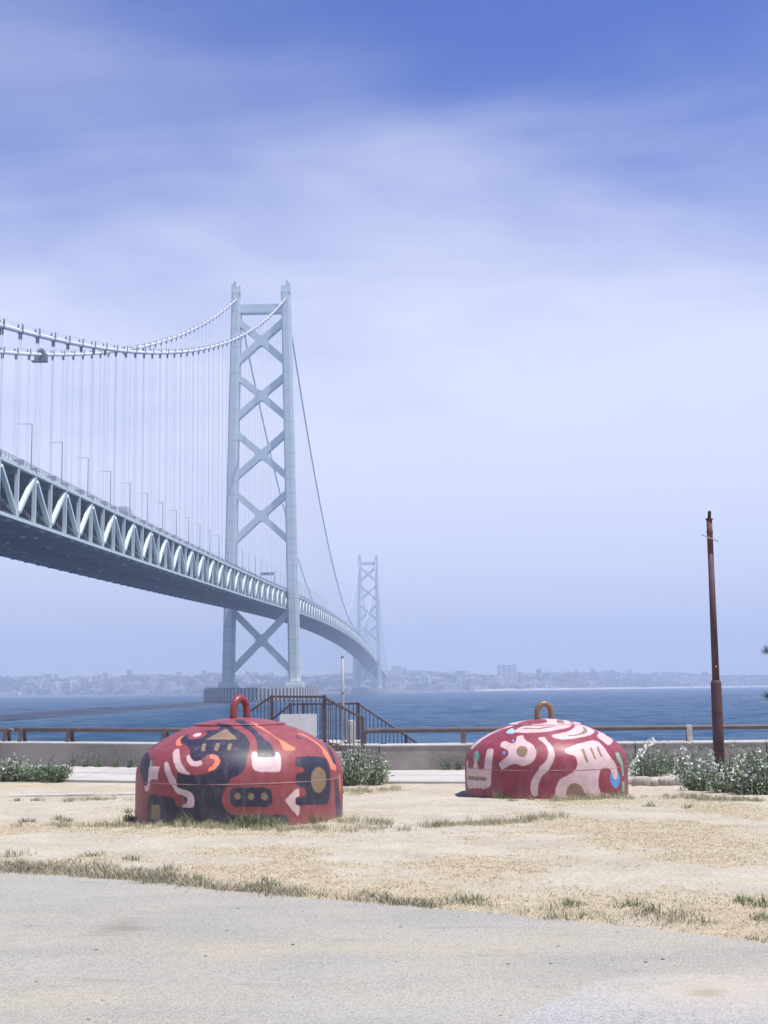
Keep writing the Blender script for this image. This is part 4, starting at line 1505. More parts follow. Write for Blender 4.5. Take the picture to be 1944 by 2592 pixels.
  ('P', [-530,-800,-513,-788,-493,-791,-450,-810,-434,-840,-423,-942,-409,-988,-395,-1014,-364,-1046,-345,-1079,-319,-1140,-293,-1237,-295,-1275,-314,-1334,-334,-1365,-375,-1402,-410,-1415,-472,-1427,-509,-1424,-560,-1412,-590,-1397,-630,-1372,-686,-1326,-711,-1314,-785,-1295,-834,-1278,-881,-1277,-951,-1258,-975,-1240,-970,-1201,-974,-1185,-970,-1147,-949,-1135,-900,-1147,-806,-1159,-775,-1153,-744,-1125,-734,-1102,-734,-1064,-742,-1037,-814,-912,-820,-884,-813,-847,-802,-826,-777,-805,-759,-801,-728,-806,-711,-824,-674,-901,-640,-948,-617,-959,-585,-947,-567,-928,-547,-883,-536,-816]),
  ('T', [-428,-1224,-434,-1244,-445,-1261,-460,-1274,-498,-1288,-518,-1287,-539,-1280,-559,-1270,-590,-1237,-606,-1193,-604,-1149,-596,-1129,-569,-1096,-552,-1084,-533,-1078,-513,-1078,-475,-1095,-458,-1111,-434,-1155,-425,-1202]),
  ('V', [-773,-1076,-781,-1088,-792,-1093,-811,-1088,-822,-1076,-828,-1060,-827,-1037,-815,-1021,-796,-1021,-784,-1030,-775,-1044,-772,-1069]),
  ('V', [-582,-903,-587,-919,-595,-929,-610,-929,-623,-912,-626,-874,-613,-847,-598,-847,-585,-866,-581,-894]),
  ('P', [-218,-986,-198,-966,-178,-960,-125,-965,-121,-970,-92,-1054,-16,-1247,-7,-1283,-1,-1340,-5,-1377,-21,-1429,-36,-1463,-68,-1514,-96,-1535,-154,-1589,-261,-1645,-297,-1670,-339,-1718,-362,-1750,-388,-1800,-401,-1835,-411,-1893,-440,-1906,-519,-1887,-546,-1856,-547,-1785,-539,-1745,-515,-1696,-489,-1666,-436,-1624,-306,-1539,-263,-1495,-239,-1492,-179,-1454,-148,-1425,-132,-1402,-113,-1360,-107,-1328,-105,-1275,-123,-1172,-138,-1133,-185,-1067,-218,-1003]),
  ('B2', [1125,-1195,1134,-1242,1149,-1267,1187,-1295,1223,-1304,1293,-1303,1338,-1289,1403,-1249,1435,-1211,1462,-1140,1468,-1094,1459,-1031,1439,-1003,1386,-980,1355,-979,1314,-997,1156,-1150]),
  ('P', [-31,-1947,-22,-1893,-11,-1857,11,-1803,36,-1769,88,-1718,129,-1690,203,-1657,305,-1597,336,-1571,373,-1531,385,-1497,391,-1469,390,-1446,370,-1384,348,-1351,328,-1337,291,-1329,222,-1329,201,-1323,178,-1305,169,-1290,166,-1264,174,-1250,231,-1218,329,-1150,411,-1084,597,-921,654,-876,690,-857,744,-848,773,-862,842,-928,923,-984,987,-1014,1031,-1020,1099,-1003,1141,-999,1197,-995,1235,-1003,1284,-1025,1312,-1043,1347,-1076,1349,-1103,1321,-1147,1297,-1171,1252,-1200,1222,-1202,1176,-1182,1144,-1176,1094,-1177,1058,-1187,999,-1213,963,-1236,912,-1280,891,-1311,875,-1363,875,-1400,889,-1460,904,-1499,938,-1553,970,-1583,1036,-1618,1060,-1639,1065,-1668,923,-1758,853,-1793,715,-1851,579,-1898,439,-1933,295,-1958,212,-1965,47,-1968]),
  ('T', [202,-1936,226,-1870,244,-1833,274,-1788,299,-1766,344,-1742,380,-1733,442,-1726,483,-1727,545,-1739,579,-1750,646,-1797,691,-1834,601,-1880,523,-1902,369,-1935,293,-1946]),
  ('T', [439,-1185,492,-1161,544,-1285,594,-1352,552,-1376,498,-1309,457,-1228]),
  ('T', [583,-1100,624,-1073,646,-1120,697,-1204,729,-1237,690,-1262,658,-1229,606,-1146]),
  ('T', [700,-1004,738,-979,764,-1038,795,-1087,829,-1129,801,-1158,771,-1127,721,-1051]),
  ('G2', [1079,-831,1148,-718,1212,-737,1272,-747,1340,-730,1454,-778,1528,-782,1477,-873,1361,-852,1300,-834,1205,-893,1156,-891,1116,-877]),
  ('G2', [1530,-934,1600,-821,1724,-915,1643,-1048,1568,-972]),
  ('P', [757,-637,792,-525,806,-447,811,-336,806,-266,790,-160,771,-244,814,-239,858,-217,954,-114,961,-264,1006,-285,1047,-246,1060,-346,1042,-465,1010,-610,985,-682,937,-781,908,-801,870,-772,837,-740,768,-689]),
  ('P', [-528,-567,-499,-534,-414,-452,-372,-449,-202,-536,-155,-555,-90,-568,12,-564,75,-555,166,-532,227,-506,356,-430,356,-488,340,-536,295,-608,253,-654,173,-713,112,-748,8,-794,-51,-811,-125,-820,-167,-819,-260,-802,-332,-781,-392,-752,-502,-674,-538,-631,-538,-592]),
  ('T', [-418,-556,-369,-561,-318,-593,-215,-643,-134,-649,-43,-621,124,-581,35,-648,-22,-671,-135,-705,-220,-687,-272,-667,-375,-613]),
  ('P', [3,-928,22,-905,157,-846,235,-801,279,-764,331,-698,361,-646,398,-543,415,-474,425,-381,446,-338,513,-232,561,-187,630,-201,666,-238,718,-273,732,-332,729,-440,715,-515,673,-632,637,-700,571,-788,521,-838,438,-905,384,-942,304,-988,252,-1011,175,-1033,131,-1035,73,-1022,45,-1010,7,-970,0,-945]),
  ('T', [274,-892,353,-852,400,-816,463,-748,494,-699,526,-623,540,-566,555,-353,564,-345,589,-399,600,-442,604,-531,598,-585,573,-660,544,-711,485,-786,438,-831,357,-891,318,-913,281,-927,265,-926,252,-909]),
 ],
 'Rl': [
  ('R', [-463,-271,-351,-138,-274,-25,-209,38,-152,11,-102,-5,-42,-76,-13,-137,5,-251,3,-324,-22,-431,-57,-485,-134,-529,-182,-517,-228,-500,-311,-454,-392,-388,-431,-344]),
  ('T', [183,-124,212,-35,228,-44,272,-86,271,-224,262,-418,246,-484,202,-506,176,-513,144,-496,140,-430,160,-237]),
  ('R', [374,-51,420,-24,414,-357,362,-408]),
 ],
}

PAINT = {'R': (0.275, 0.060, 0.068), 'K': (0.030, 0.029, 0.054), 'P': (0.66, 0.485, 0.485), 'O': (0.78, 0.235, 0.115), 'T': (0.255, 0.180, 0.110),
         'B': (0.36, 0.60, 0.76), 'B2': (0.085, 0.31, 0.62), 'V': (0.24, 0.27, 0.62), 'G': (0.13, 0.40, 0.29), 'G2': (0.22, 0.46, 0.31), 'R2': (0.265, 0.047, 0.068)}
PROF = [(0, 1.215), (.54, 1.145), (.552, 1.13), (.696, 1.083), (.795, 1.040), (.918, .976), (1.001, .926), (1.092, .866), (1.154, .808), (1.191, .752), (1.224, .695), (1.243, .632), (1.249, .565), (1.25, .50), (1.25, -.3)]
P_R = np.array([p[0] for p in PROF])
P_Z = np.array([p[1] for p in PROF])
P_A = np.concatenate([[0], np.cumsum(np.hypot(np.diff(P_R), np.diff(P_Z)))])


def in_poly(poly, X, Y):
    """coverage (0..1) of points by a polygon, softened over about one brush edge"""
    x0, y0 = poly[:, 0], poly[:, 1]
    x1, y1 = np.roll(x0, -1), np.roll(y0, -1)
    ins = np.zeros(len(X), bool)
    dist = np.full(len(X), 1e9)
    for a, b, c, d in zip(x0, y0, x1, y1):
        if (a, b) == (c, d):
            continue
        cond = (b > Y) != (d > Y)
        with np.errstate(divide='ignore', invalid='ignore'):
            ins ^= cond & (X < (c - a) * (Y - b) / (d - b if d != b else 1e-12) + a)
        ex, ey = c - a, d - b
        t = np.clip(((X - a) * ex + (Y - b) * ey) / (ex * ex + ey * ey), 0, 1)
        dist = np.minimum(dist, np.hypot(X - a - t * ex, Y - b - t * ey))
    sd = np.where(ins, dist, -dist)
    return np.clip(0.5 + sd / 0.008, 0, 1)


def paint(t, th, base, key):
    """mural colours at arc length t from the crown and bearing th"""
    X, Y = t * np.cos(th), t * np.sin(th)
    # unsteady hand of the painter along every edge
    X, Y = X + (fbm(X * 14, Y * 14, 201, 3) - 0.5) * 0.020, Y + (fbm(X * 14, Y * 14, 207, 3) - 0.5) * 0.020
    c = np.tile(np.array(PAINT[base]), (len(t), 1))
    for ck, flat in MURAL[key]:
        p = np.array(flat, float).reshape(-1, 2) / 1000.0
        m = (X > p[:, 0].min() - .01) & (X < p[:, 0].max() + .01) & (Y > p[:, 1].min() - .01) & (Y < p[:, 1].max() + .01)
        if not m.any():
            continue
        a = np.zeros(len(t))
        a[m] = in_poly(p, X[m], Y[m])
        k = PAINT['R2'] if (ck == 'R' and base == 'P') else PAINT[ck]
        c = c * (1 - a[:, None]) + np.array(k) * a[:, None]
    return c


def dome_material(name, gloss):
    m = bpy.data.materials.new(name)
    m.use_nodes = True
    nd, lk = m.node_tree.nodes, m.node_tree.links
    b = nd['Principled BSDF']
    b.inputs['Specular IOR Level'].default_value = 0.5
    at_ = nd.new('ShaderNodeAttribute')
    at_.attribute_name = 'paint'
    t = nd.new('ShaderNodeTexCoord')

    def noise(scale, detail=6, sx=1, sz=1):
        mp = nd.new('ShaderNodeMapping')
        mp.inputs['Scale'].default_value = (sx, sx, sz)
        lk.new(t.outputs['Object'], mp.inputs[0])
        n = nd.new('ShaderNodeTexNoise')
        n.inputs['Scale'].default_value = scale
        n.inputs['Detail'].default_value = detail
        n.inputs['Roughness'].default_value = 0.65
        lk.new(mp.outputs[0], n.inputs['Vector'])
        return n.outputs['Fac']
    # sun-faded blotches and dusty runs in the paint
    r = nd.new('ShaderNodeValToRGB')
    e = r.color_ramp.elements
    e[0].position, e[0].color = 0.30, (0.80, 0.78, 0.78, 1)
    e[1].position, e[1].color = 0.70, (1.12, 1.10, 1.10, 1)
    lk.new(noise(5.5, 7), r.inputs[0])
    mu = nd.new('ShaderNodeMix')
    mu.data_type = 'RGBA'
    mu.blend_type = 'MULTIPLY'
    mu.inputs[0].default_value = 1.0
    lk.new(at_.outputs['Color'], mu.inputs[6])
    lk.new(r.outputs[0], mu.inputs[7])
    dr = nd.new('ShaderNodeMapRange')
    dr.inputs['From Min'].default_value = 0.50
    dr.inputs['From Max'].default_value = 0.80
    dr.inputs['To Max'].default_value = 0.22
    lk.new(noise(9, 8, 1.0, 0.35), dr.inputs['Value'])
    mx = nd.new('ShaderNodeMix')
    mx.data_type = 'RGBA'
    lk.new(dr.outputs[0], mx.inputs[0])
    lk.new(mu.outputs[2], mx.inputs[6])
    mx.inputs[7].default_value = (0.42, 0.36, 0.36, 1)
    # chips and rust, grime splashed up from the ground
    ch = nd.new('ShaderNodeMapRange')
    ch.inputs['From Min'].default_value = 0.69
    ch.inputs['From Max'].default_value = 0.73
    ch.inputs['To Max'].default_value = 0.8
    lk.new(noise(16, 9, 1.0, 0.7), ch.inputs['Value'])
    mc = nd.new('ShaderNodeMix')
    mc.data_type = 'RGBA'
    lk.new(ch.outputs[0], mc.inputs[0])
    lk.new(mx.outputs[2], mc.inputs[6])
    mc.inputs[7].default_value = (0.15, 0.075, 0.055, 1)
    sz = nd.new('ShaderNodeSeparateXYZ')
    lk.new(t.outputs['Object'], sz.inputs[0])
    gm = nd.new('ShaderNodeMath')
    gm.operation = 'MULTIPLY_ADD'
    lk.new(noise(7, 7, 1.0, 0.5), gm.inputs[0])
    gm.inputs[1].default_value = -0.42
    lk.new(sz.outputs[2], gm.inputs[2])
    gr_ = nd.new('ShaderNodeMapRange')
    gr_.inputs['From Min'].default_value = 0.02
    gr_.inputs['From Max'].default_value = -0.20
    gr_.inputs['To Max'].default_value = 0.32
    lk.new(gm.outputs[0], gr_.inputs['Value'])
    mg = nd.new('ShaderNodeMix')
    mg.data_type = 'RGBA'
    lk.new(gr_.outputs[0], mg.inputs[0])
    lk.new(mc.outputs[2], mg.inputs[6])
    mg.inputs[7].default_value = (0.33, 0.28, 0.22, 1)
    lk.new(mg.outputs[2], b.inputs['Base Color'])
    rr = nd.new('ShaderNodeMapRange')
    rr.inputs['To Min'].default_value = gloss
    rr.inputs['To Max'].default_value = gloss + 0.22
    lk.new(noise(14, 6), rr.inputs['Value'])
    lk.new(rr.outputs[0], b.inputs['Roughness'])
    bp = nd.new('ShaderNodeBump')
    bp.inputs['Strength'].default_value = 0.35
    bp.inputs['Distance'].default_value = 0.01
    lk.new(noise(3.5, 9), bp.inputs['Height'])
    lk.new(bp.outputs[0], b.inputs['Normal'])
    return m


M['dome'] = dome_material('mural_paint', 0.38)
M['dome_seam'] = mat('weld_seam', (0.40, 0.25, 0.26), 0.6, 0.5, 8.0, vcol=(0.28, 0.13, 0.14))
M['handle_red'] = mat('red_handle_paint', (0.28, 0.058, 0.064), 0.4, 0.2, 8.0, spec=0.5)
# bearings: dense on the side towards the viewer
TH = np.concatenate([np.linspace(-205, -180, 14)[:-1], np.linspace(-180, 0, 470), np.linspace(0, 25, 14)[1:], np.linspace(25, 155, 46)[1:-1]])
TH = np.radians(TH)


def dome(loc, key, lid_key, base, lid_base, yaw, handle_mat, label):
    root = empty('painted_dome', loc)
    tag(root, label, 'dome', 'painted steel domes on the sand')
    # body
    ts = np.concatenate([np.linspace(0.5637, P_A[13], 132), np.linspace(P_A[13], P_A[13] + 0.62, 78)[1:]])
    rr = np.interp(ts, P_A, P_R)
    zz = np.interp(ts, P_A, P_Z)
    # round the polygonal profile a little
    for _ in range(30):
        rr[1:130] = 0.25 * rr[:129] + 0.5 * rr[1:130] + 0.25 * rr[2:131]
        zz[1:130] = 0.25 * zz[:129] + 0.5 * zz[1:130] + 0.25 * zz[2:131]
    T, A = np.meshgrid(ts, TH, indexing='ij')
    RR, ZZ = np.repeat(rr[:, None], len(TH), 1), np.repeat(zz[:, None], len(TH), 1)
    dent = (fbm(A * 2.2 + 9, T * 2.0, 61, 3) - 0.5) * 0.012
    RR = RR + dent
    n_, k_ = T.shape
    ii_ = np.arange(n_ * k_).reshape(n_, k_)
    jj = np.concatenate([ii_, ii_[:, :1]], 1)
    q = np.stack([jj[:-1, :-1], jj[1:, :-1], jj[1:, 1:], jj[:-1, 1:]], -1).reshape(-1, 4)
    v = np.column_stack([(RR * np.cos(A)).ravel(), (RR * np.sin(A)).ravel(), ZZ.ravel()])
    me_ = np_mesh('body', v, q, M['dome'], True)
    c = paint(T.ravel(), A.ravel(), base, key)
    at_ = me_.attributes.new('paint', 'FLOAT_COLOR', 'POINT')
    at_.data.foreach_set('color', np.column_stack([c, np.ones(len(c))]).astype(np.float32).ravel())
    body = link('body', me_, root)
    # raised weld ring where the wall meets the domed top
    mb_ = MB()
    mb_.lathe([(1.2500, 0.492), (1.2525, 0.494), (1.2532, 0.497), (1.2525, 0.500), (1.2490, 0.503)], 160)
    link('weld_seam', mb_.mesh('weld_seam', M['dome_seam'], True), body)
    # lid
    tl = np.concatenate([np.linspace(0.002, P_A[1], 62)])
    rl = np.interp(tl, P_A, P_R)
    zl = 1.150 + 0.07 * np.cos(np.clip(rl / 0.56, 0, 1) * math.pi / 2) ** 1.1
    rl = np.concatenate([rl, [0.556, 0.560, 0.556, 0.545]])
    zl = np.concatenate([zl, [1.147, 1.140, 1.128, 1.118]])
    tl = np.concatenate([tl, [0.548, 0.552, 0.556, 0.56]])
    T, A = np.meshgrid(tl, TH, indexing='ij')
    RR, ZZ = np.repeat(rl[:, None], len(TH), 1), np.repeat(zl[:, None], len(TH), 1)
    n_, k_ = T.shape
    ii_ = np.arange(n_ * k_).reshape(n_, k_)
    jj = np.concatenate([ii_, ii_[:, :1]], 1)
    q = np.stack([jj[:-1, :-1], jj[1:, :-1], jj[1:, 1:], jj[:-1, 1:]], -1).reshape(-1, 4)
    v = np.column_stack([(RR * np.cos(A)).ravel(), (RR * np.sin(A)).ravel(), ZZ.ravel()])
    me_ = np_mesh('lid', v, q, M['dome'], True)
    c = paint(T.ravel(), A.ravel(), lid_base, lid_key)
    at_ = me_.attributes.new('paint', 'FLOAT_COLOR', 'POINT')
    at_.data.foreach_set('color', np.column_stack([c, np.ones(len(c))]).astype(np.float32).ravel())
    link('lid', me_, root)
    # lifting ring: a thick bar bent into a tall arch
    hw_, hh_ = 0.112, 0.245
    pts = [(-hw_ - 0.006, 0, 1.17), (-hw_ - 0.004, 0, 1.24), (-hw_, 0, 1.19 + hh_ - hw_)]
    pts += [(-hw_ * math.cos(a), 0, 1.19 + hh_ - hw_ + hw_ * 1.12 * math.sin(a)) for a in np.linspace(0.2, math.pi - 0.2, 15)]
    pts += [(hw_, 0, 1.19 + hh_ - hw_), (hw_ + 0.004, 0, 1.24), (hw_ + 0.006, 0, 1.17)]
    ca, sa_ = math.cos(yaw), math.sin(yaw)
    mb_ = MB()
    mb_.tube([(x * ca, x * sa_, z) for x, _, z in pts], 0.047, 16)
    link('lifting_ring', mb_.mesh('lifting_ring', handle_mat, True), root)
    return root


dome((-1.795, 16.75, 5.276), 'L', 'L', 'R', 'R', R(52), M['handle_red'],
     'nearer red dome with navy, orange and pink mural and a red ring on top')
dome((2.460, 21.30, 5.116), 'R', 'Rl', 'R2', 'P', R(12), M['bronze'],
     'farther crimson dome with pale pink mural figures and a brown ring on top')

# ================================================================== railing pipe on the wall
rail = empty('wall_rail', (0, 28.4, WALL_TOP))
tag(rail, 'brown pipe rail on bent strap posts along the sea wall top', 'railing')
RZ = 0.272


def wp(x, off, z):
    p = wall_pt(x, off)
    return (p[0], p[1] - 28.4, z)


def rail_run(x0, x1, end=False):
    xs_ = [x0]
    for w in WALL_X:
        if x0 < w < x1:
            xs_.append(w)
    xs_.append(x1)
    pts = [wp(x, 0.2, RZ) for x in xs_]
    if end:                                           # elbow turned down into the wall
        x, y, z = pts[0]
        el = [(x - 0.13 * math.sin(a), y, z - 0.13 + 0.13 * math.cos(a)) for a in np.linspace(math.pi / 2, 0.15, 7)]
        pts = [(x - 0.13, y, 0.0)] + el + pts
    mb_ = MB()
    mb_.tube(pts, 0.050, 14)
    link('pipe', mb_.mesh('pipe', M['rail'], True), rail)


rail_run(-44, -9.02)
rail_run(-8.93, -2.5)
rail_run(-0.44, 33, True)
mb = MB()
mb.tube([wp(-9.05, 0.2, RZ), wp(-8.9, 0.2, RZ)], 0.02, 8)
mb.build('pipe_joint', M['galv'], rail)


def strap_post(x, m):
    """a flat bar bent over the pipe with splayed feet"""
    path = [(-0.115, 0.0), (-0.085, 0.10), (-0.062, RZ - 0.03), (-0.045, RZ + 0.035), (0, RZ + 0.056), (0.045, RZ + 0.035), (0.062, RZ - 0.03), (0.085, 0.10), (0.115, 0.0)]
    inner = [(o * 0.80, z - (0.012 if abs(o) < 0.06 else 0)) for o, z in path]
    p0 = wall_pt(x, 0.2)
    i = int(np.clip(np.searchsorted(WALL_X, x) - 1, 0, len(WALL_X) - 2))
    t = Vector((WALL_X[i + 1] - WALL_X[i], WALL_Y[i + 1] - WALL_Y[i])).normalized()
    nrm = Vector((-t.y, t.x))
    mb_ = MB()
    n_ = len(path)
    vs_ = []
    for s_ in (-0.055, 0.055):
        for pr_ in (path, inner):
            vs_ += [(p0[0] + t.x * s_ + nrm.x * o, p0[1] + t.y * s_ + nrm.y * o - 28.4, z) for o, z in pr_]
    fs = []
    for j in range(n_ - 1):
        fs += [(j, j + 1, 2 * n_ + j + 1, 2 * n_ + j), (n_ + j, n_ + j + 1, 3 * n_ + j + 1, 3 * n_ + j), (j, j + 1, n_ + j + 1, n_ + j), (2 * n_ + j, 2 * n_ + j + 1, 3 * n_ + j + 1, 3 * n_ + j)]
    fs += [(0, n_, 3 * n_, 2 * n_), (n_ - 1, 2 * n_ - 1, 4 * n_ - 1, 3 * n_ - 1)]
    mb_.add(vs_, fs)
    mb_.build('strap_post', m, rail)


for x in (-16, -12.5, -9.15, -8.72, -7.45, -5.05, -2.62, 1.57, 10.0, 14.4):
    strap_post(x, M['rail'])
strap_post(6.18, M['bollard'])

# ================================================================== stile stairs over the wall
stile = empty('stair_stile', (-1.2, 28.4, 5.1))
tag(stile, 'brown metal railed stairs climbing over the sea wall behind the nearer dome', 'stairs')


def st(p):
    return (p[0] + 1.2, p[1] - 28.4, p[2] - 5.1)


def bar(name, pts, r, n=10, m=None):
    mb_ = MB()
    mb_.tube([st(p) for p in pts], r, n)
    o_ = mb_.build(name, m or M['railing'], stile)
    return o_


def sq_post(p, w, z0, z1):
    mb_ = MB()
    x, y, z = st((p[0], p[1], 0))
    mb_.box(x - w / 2, x + w / 2, y - w / 2, y + w / 2, z0 - 5.1, z1 - 5.1)
    mb_.add([(x - w / 2, y - w / 2, z1 - 5.1 + 0.001), (x + w / 2, y - w / 2, z1 - 5.1 + 0.001), (x + w / 2, y + w / 2, z1 - 5.1 + 0.001), (x - w / 2, y + w / 2, z1 - 5.1 + 0.001), (x, y, z1 - 5.1 + 0.02)],
            [(0, 1, 4), (1, 2, 4), (2, 3, 4), (3, 0, 4)])
    mb_.build('railing_post', M['railing'], stile)


A_ = Vector((-1.291, 28.450, 6.680))
B_ = Vector((-2.433, 29.000, 6.699))
C_ = Vector((-0.481, 27.150, 6.264))
L_ = Vector((-2.934, 29.400, 6.391))
zA = A_.z
sq_post(A_, 0.085, 5.70, A_.z + 0.03)
sq_post(B_, 0.07, 5.70, B_.z + 0.02)
sq_post(C_, 0.075, 5.10, C_.z + 0.02)
bar('handrail', [B_, A_], 0.024)
bar('handrail', [A_ + Vector((0, 0, -0.02)), C_], 0.028)
bar('handrail', [L_, B_], 0.022)


def balusters(p, q, drop0, drop1, step=0.105, r=0.0085):
    p, q = Vector(p), Vector(q)
    n_ = max(2, int((q - p).length / step))
    for i in range(1, n_):
        a = p.lerp(q, i / n_)
        d_ = drop0 + (drop1 - drop0) * i / n_
        bar('baluster', [a, (a.x, a.y, a.z - d_)], r, 6)
    bar('bottom_rail', [(p.x, p.y, p.z - drop0), (q.x, q.y, q.z - drop1)], 0.016, 8)


balusters(B_, A_, 0.92, 0.92)
balusters(A_, C_, 0.88, 0.88, 0.16)
balusters(L_, B_, 0.9, 0.92)
D_ = Vector((-0.622, 29.900, 6.518))
F_p = Vector((-1.846, 30.400, 6.519))
H_ = Vector((-2.135, 30.500, 6.522))
K_ = Vector((-2.550, 30.600, 6.193))
T_ = Vector((0.623, 29.600, 5.687))
U_ = Vector((0.420, 29.620, 5.823))
for p, w in ((D_, 0.075), (F_p, 0.06), (H_, 0.05)):
    sq_post(p, w, 5.4, p.z + 0.02)
bar('handrail', [F_p, D_], 0.02)
bar('handrail', [H_, F_p], 0.02)
bar('handrail', [K_, H_], 0.02)
bar('handrail', [D_, T_ + (T_ - D_) * 0.8], 0.022)
balusters(F_p, D_, 0.95, 0.95)
balusters(H_, F_p, 0.95, 0.95)
balusters(K_, H_, 0.9, 0.95)
balusters(D_, T_ + (T_ - D_) * 0.8, 0.95, 0.95)
bar('railing_post', [U_ + Vector((0, 0, 0.02)), U_ + Vector((0, 0, -1.0))], 0.035)
# concrete treads on the land side and the landing on top
for i in range(3):
    mb = MB()
    dirv = Vector((C_.x - A_.x, C_.y - A_.y))
    a = 0.32 + 0.26 * i
    x, y = A_.x - 0.75 + dirv.x * a, A_.y + dirv.y * a * 1.05
    z = 5.70 - 0.14 * (i + 1)
    xx, yy, zz = st((x, y, 0))
    mb.box(xx - 0.42, xx + 0.85 + 0.12 * i, yy - 0.17, yy + 0.20, 4.9 - 5.1, z - 5.1)
    mb.build('step', M['lit_pale_top'], stile)
mb = MB()
x, y, z = st((-2.35, 28.55, 0))
mb.add([(x + a, y + b, c) for c in (5.705 - 5.1 - 0.001, 5.735 - 5.1) for a, b in ((0, 0.5), (1.3, -0.15), (1.9, 1.2), (0.4, 1.9))],
       [(0, 3, 2, 1), (4, 5, 6, 7), (0, 1, 5, 4), (1, 2, 6, 5), (2, 3, 7, 6), (3, 0, 4, 7)])
mb.build('landing', M['lit_pale_top'], stile)

# ---- bollard, grey post, white board
bo = empty('bollard', (-0.745, 28.78, WALL_TOP))
tag(bo, 'short round pale concrete bollard on the sea wall at the rail end', 'bollard')
mb = MB()
mb.lathe([(0.002, 0.49), (0.05, 0.49), (0.078, 0.478), (0.088, 0.455), (0.088, 0.0)], 28)
link('shaft', mb.mesh('shaft', M['bollard'], True), bo)
mb = MB()
mb.lathe([(0.0885, 0.40), (0.091, 0.395), (0.091, 0.375), (0.0885, 0.37)], 28)
link('band', mb.mesh('band', M['lit_pale_top'], True), bo)
pt = (-0.927, 29.150, 7.511)
gp = empty('grey_post', (pt[0], pt[1], WALL_TOP - 0.3))
tag(gp, 'tall thin grey post standing behind the short concrete bollard', 'post')
mb = MB()
mb.tube([(0, 0, 0), (0, 0, 1.1), (0, 0, pt[2] - WALL_TOP + 0.3)], [0.033, 0.031, 0.029], 12)
link('shaft', mb.mesh('shaft', M['galv'], True), gp)
mb = MB()
mb.tube([(0, 0, 1.34), (0, 0, 1.37)], 0.036, 12)
mb.build('clamp', M['band'], gp)
mb = MB()
mb.tube([(0, 0, pt[2] - WALL_TOP + 0.3), (0, 0, pt[2] - WALL_TOP + 0.325)], 0.033, 12)
mb.build('cap', M['band'], gp)
c0, c1, c2 = Vector((-1.828, 23.400, 6.417)), Vector((-1.192, 23.400, 6.409)), Vector((-1.194, 23.400, 6.049))
sgn = empty('blank_board', ((c0.x + c1.x) / 2, 23.4, 5.16))
tag(sgn, 'blank white board with rounded corners behind the nearer dome', 'sign')
w_, zt_, zb_ = (c1.x - c0.x) / 2, c0.z - 5.16, c2.z - 5.16 - 0.03
r_ = 0.03
pl = []
for cx, cz, a0 in ((w_ - r_, zt_ - r_, 0), (-w_ + r_, zt_ - r_, 90), (-w_ + r_, zb_ + r_, 180), (w_ - r_, zb_ + r_, 270)):
    pl += [(cx + r_ * math.cos(R(a0 + a)), cz + r_ * math.sin(R(a0 + a))) for a in (0, 30, 60, 90)]
mb = MB()
mb.extrude_xz(pl, -0.03, 0.03)
mb.build('board', M['white'], sgn)
for x in (-0.2, 0.2):
    mb = MB()
    mb.box(x - 0.03, x + 0.03, 0.031, 0.09, -0.1, zt_ - 0.08)
    mb.build('leg', M['galv'], sgn)

# ================================================================== rusty pole
pb = (6.291, 26.000, 5.312)
ps = (6.316, 26.000, 6.915)
ptp = (6.301, 26.000, 10.031)
pole = empty('rusty_pole', (pb[0], 26.0, 5.13))
tag(pole, 'tall rusty brown steel pole with a stepped base beside the sea wall', 'pole')
PH = ptp[2] - 5.13
SH = ps[2] - 5.13
lx = (ptp[0] - pb[0]) / PH
mb = MB()
mb.tube([(0, 0, -0.1), (lx * SH * 0.5, 0, SH * 0.5), (lx * (SH - 0.05), 0, SH - 0.06), (lx * SH, 0, SH - 0.02), (lx * SH, 0, SH)], [0.108, 0.103, 0.100, 0.092, 0.072], 20)
me = mb.mesh('base_tube', M['rust'], True)
link('base_tube', me, pole)
mb = MB()
zc0 = PH - 0.68
mb.tube([(lx * SH, 0, SH - 0.05), (lx * (SH + zc0) / 2, 0, (SH + zc0) / 2), (lx * zc0, 0, zc0)], [0.070, 0.063, 0.0555], 18)
link('upper_tube', mb.mesh('upper_tube', M['rust'], True), pole)
mb = MB()
mb.tube([(lx * zc0, 0, zc0), (lx * PH, 0, PH - 0.02)], [0.0575, 0.055], 18)
link('head_tube', mb.mesh('head_tube', M['rust_top'], True), pole)
for z, r_, h in ((PH - 0.03, 0.072, 0.025), (PH - 0.28, 0.068, 0.02), (SH - 0.62, 0.106, 0.02), (0.42, 0.112, 0.02)):
    mb = MB()
    mb.tube([(lx * z, 0, z), (lx * z, 0, z + h)], r_, 18)
    mb.build('flange', M['rust'], pole)
mb = MB()
mb.tube([(lx * PH, 0, PH), (lx * PH + 0.006, 0, PH + 0.04), (lx * PH + 0.012, 0, PH + 0.125), (lx * PH + 0.012, 0, PH + 0.145)], [0.036, 0.034, 0.033, 0.022], 12)
mb.build('lamp_stub', M['black'], pole)
r0, r1 = (6.118, 25.930, 9.709), (6.447, 25.930, 9.567)
mb = MB()
mb.tube([(r0[0] - pb[0], -0.075, r0[2] - 5.13), (r1[0] - pb[0], -0.075, r1[2] - 5.13)], 0.011, 8)
mb.build('cross_rod', M['galv'], pole)
mb = MB()
mb.box(lx * SH * 1.06 - 0.012, lx * SH * 1.06 + 0.012, -0.078, -0.066, SH + 0.25, SH + 0.275)
mb.build('sticker', M['white'], pole)


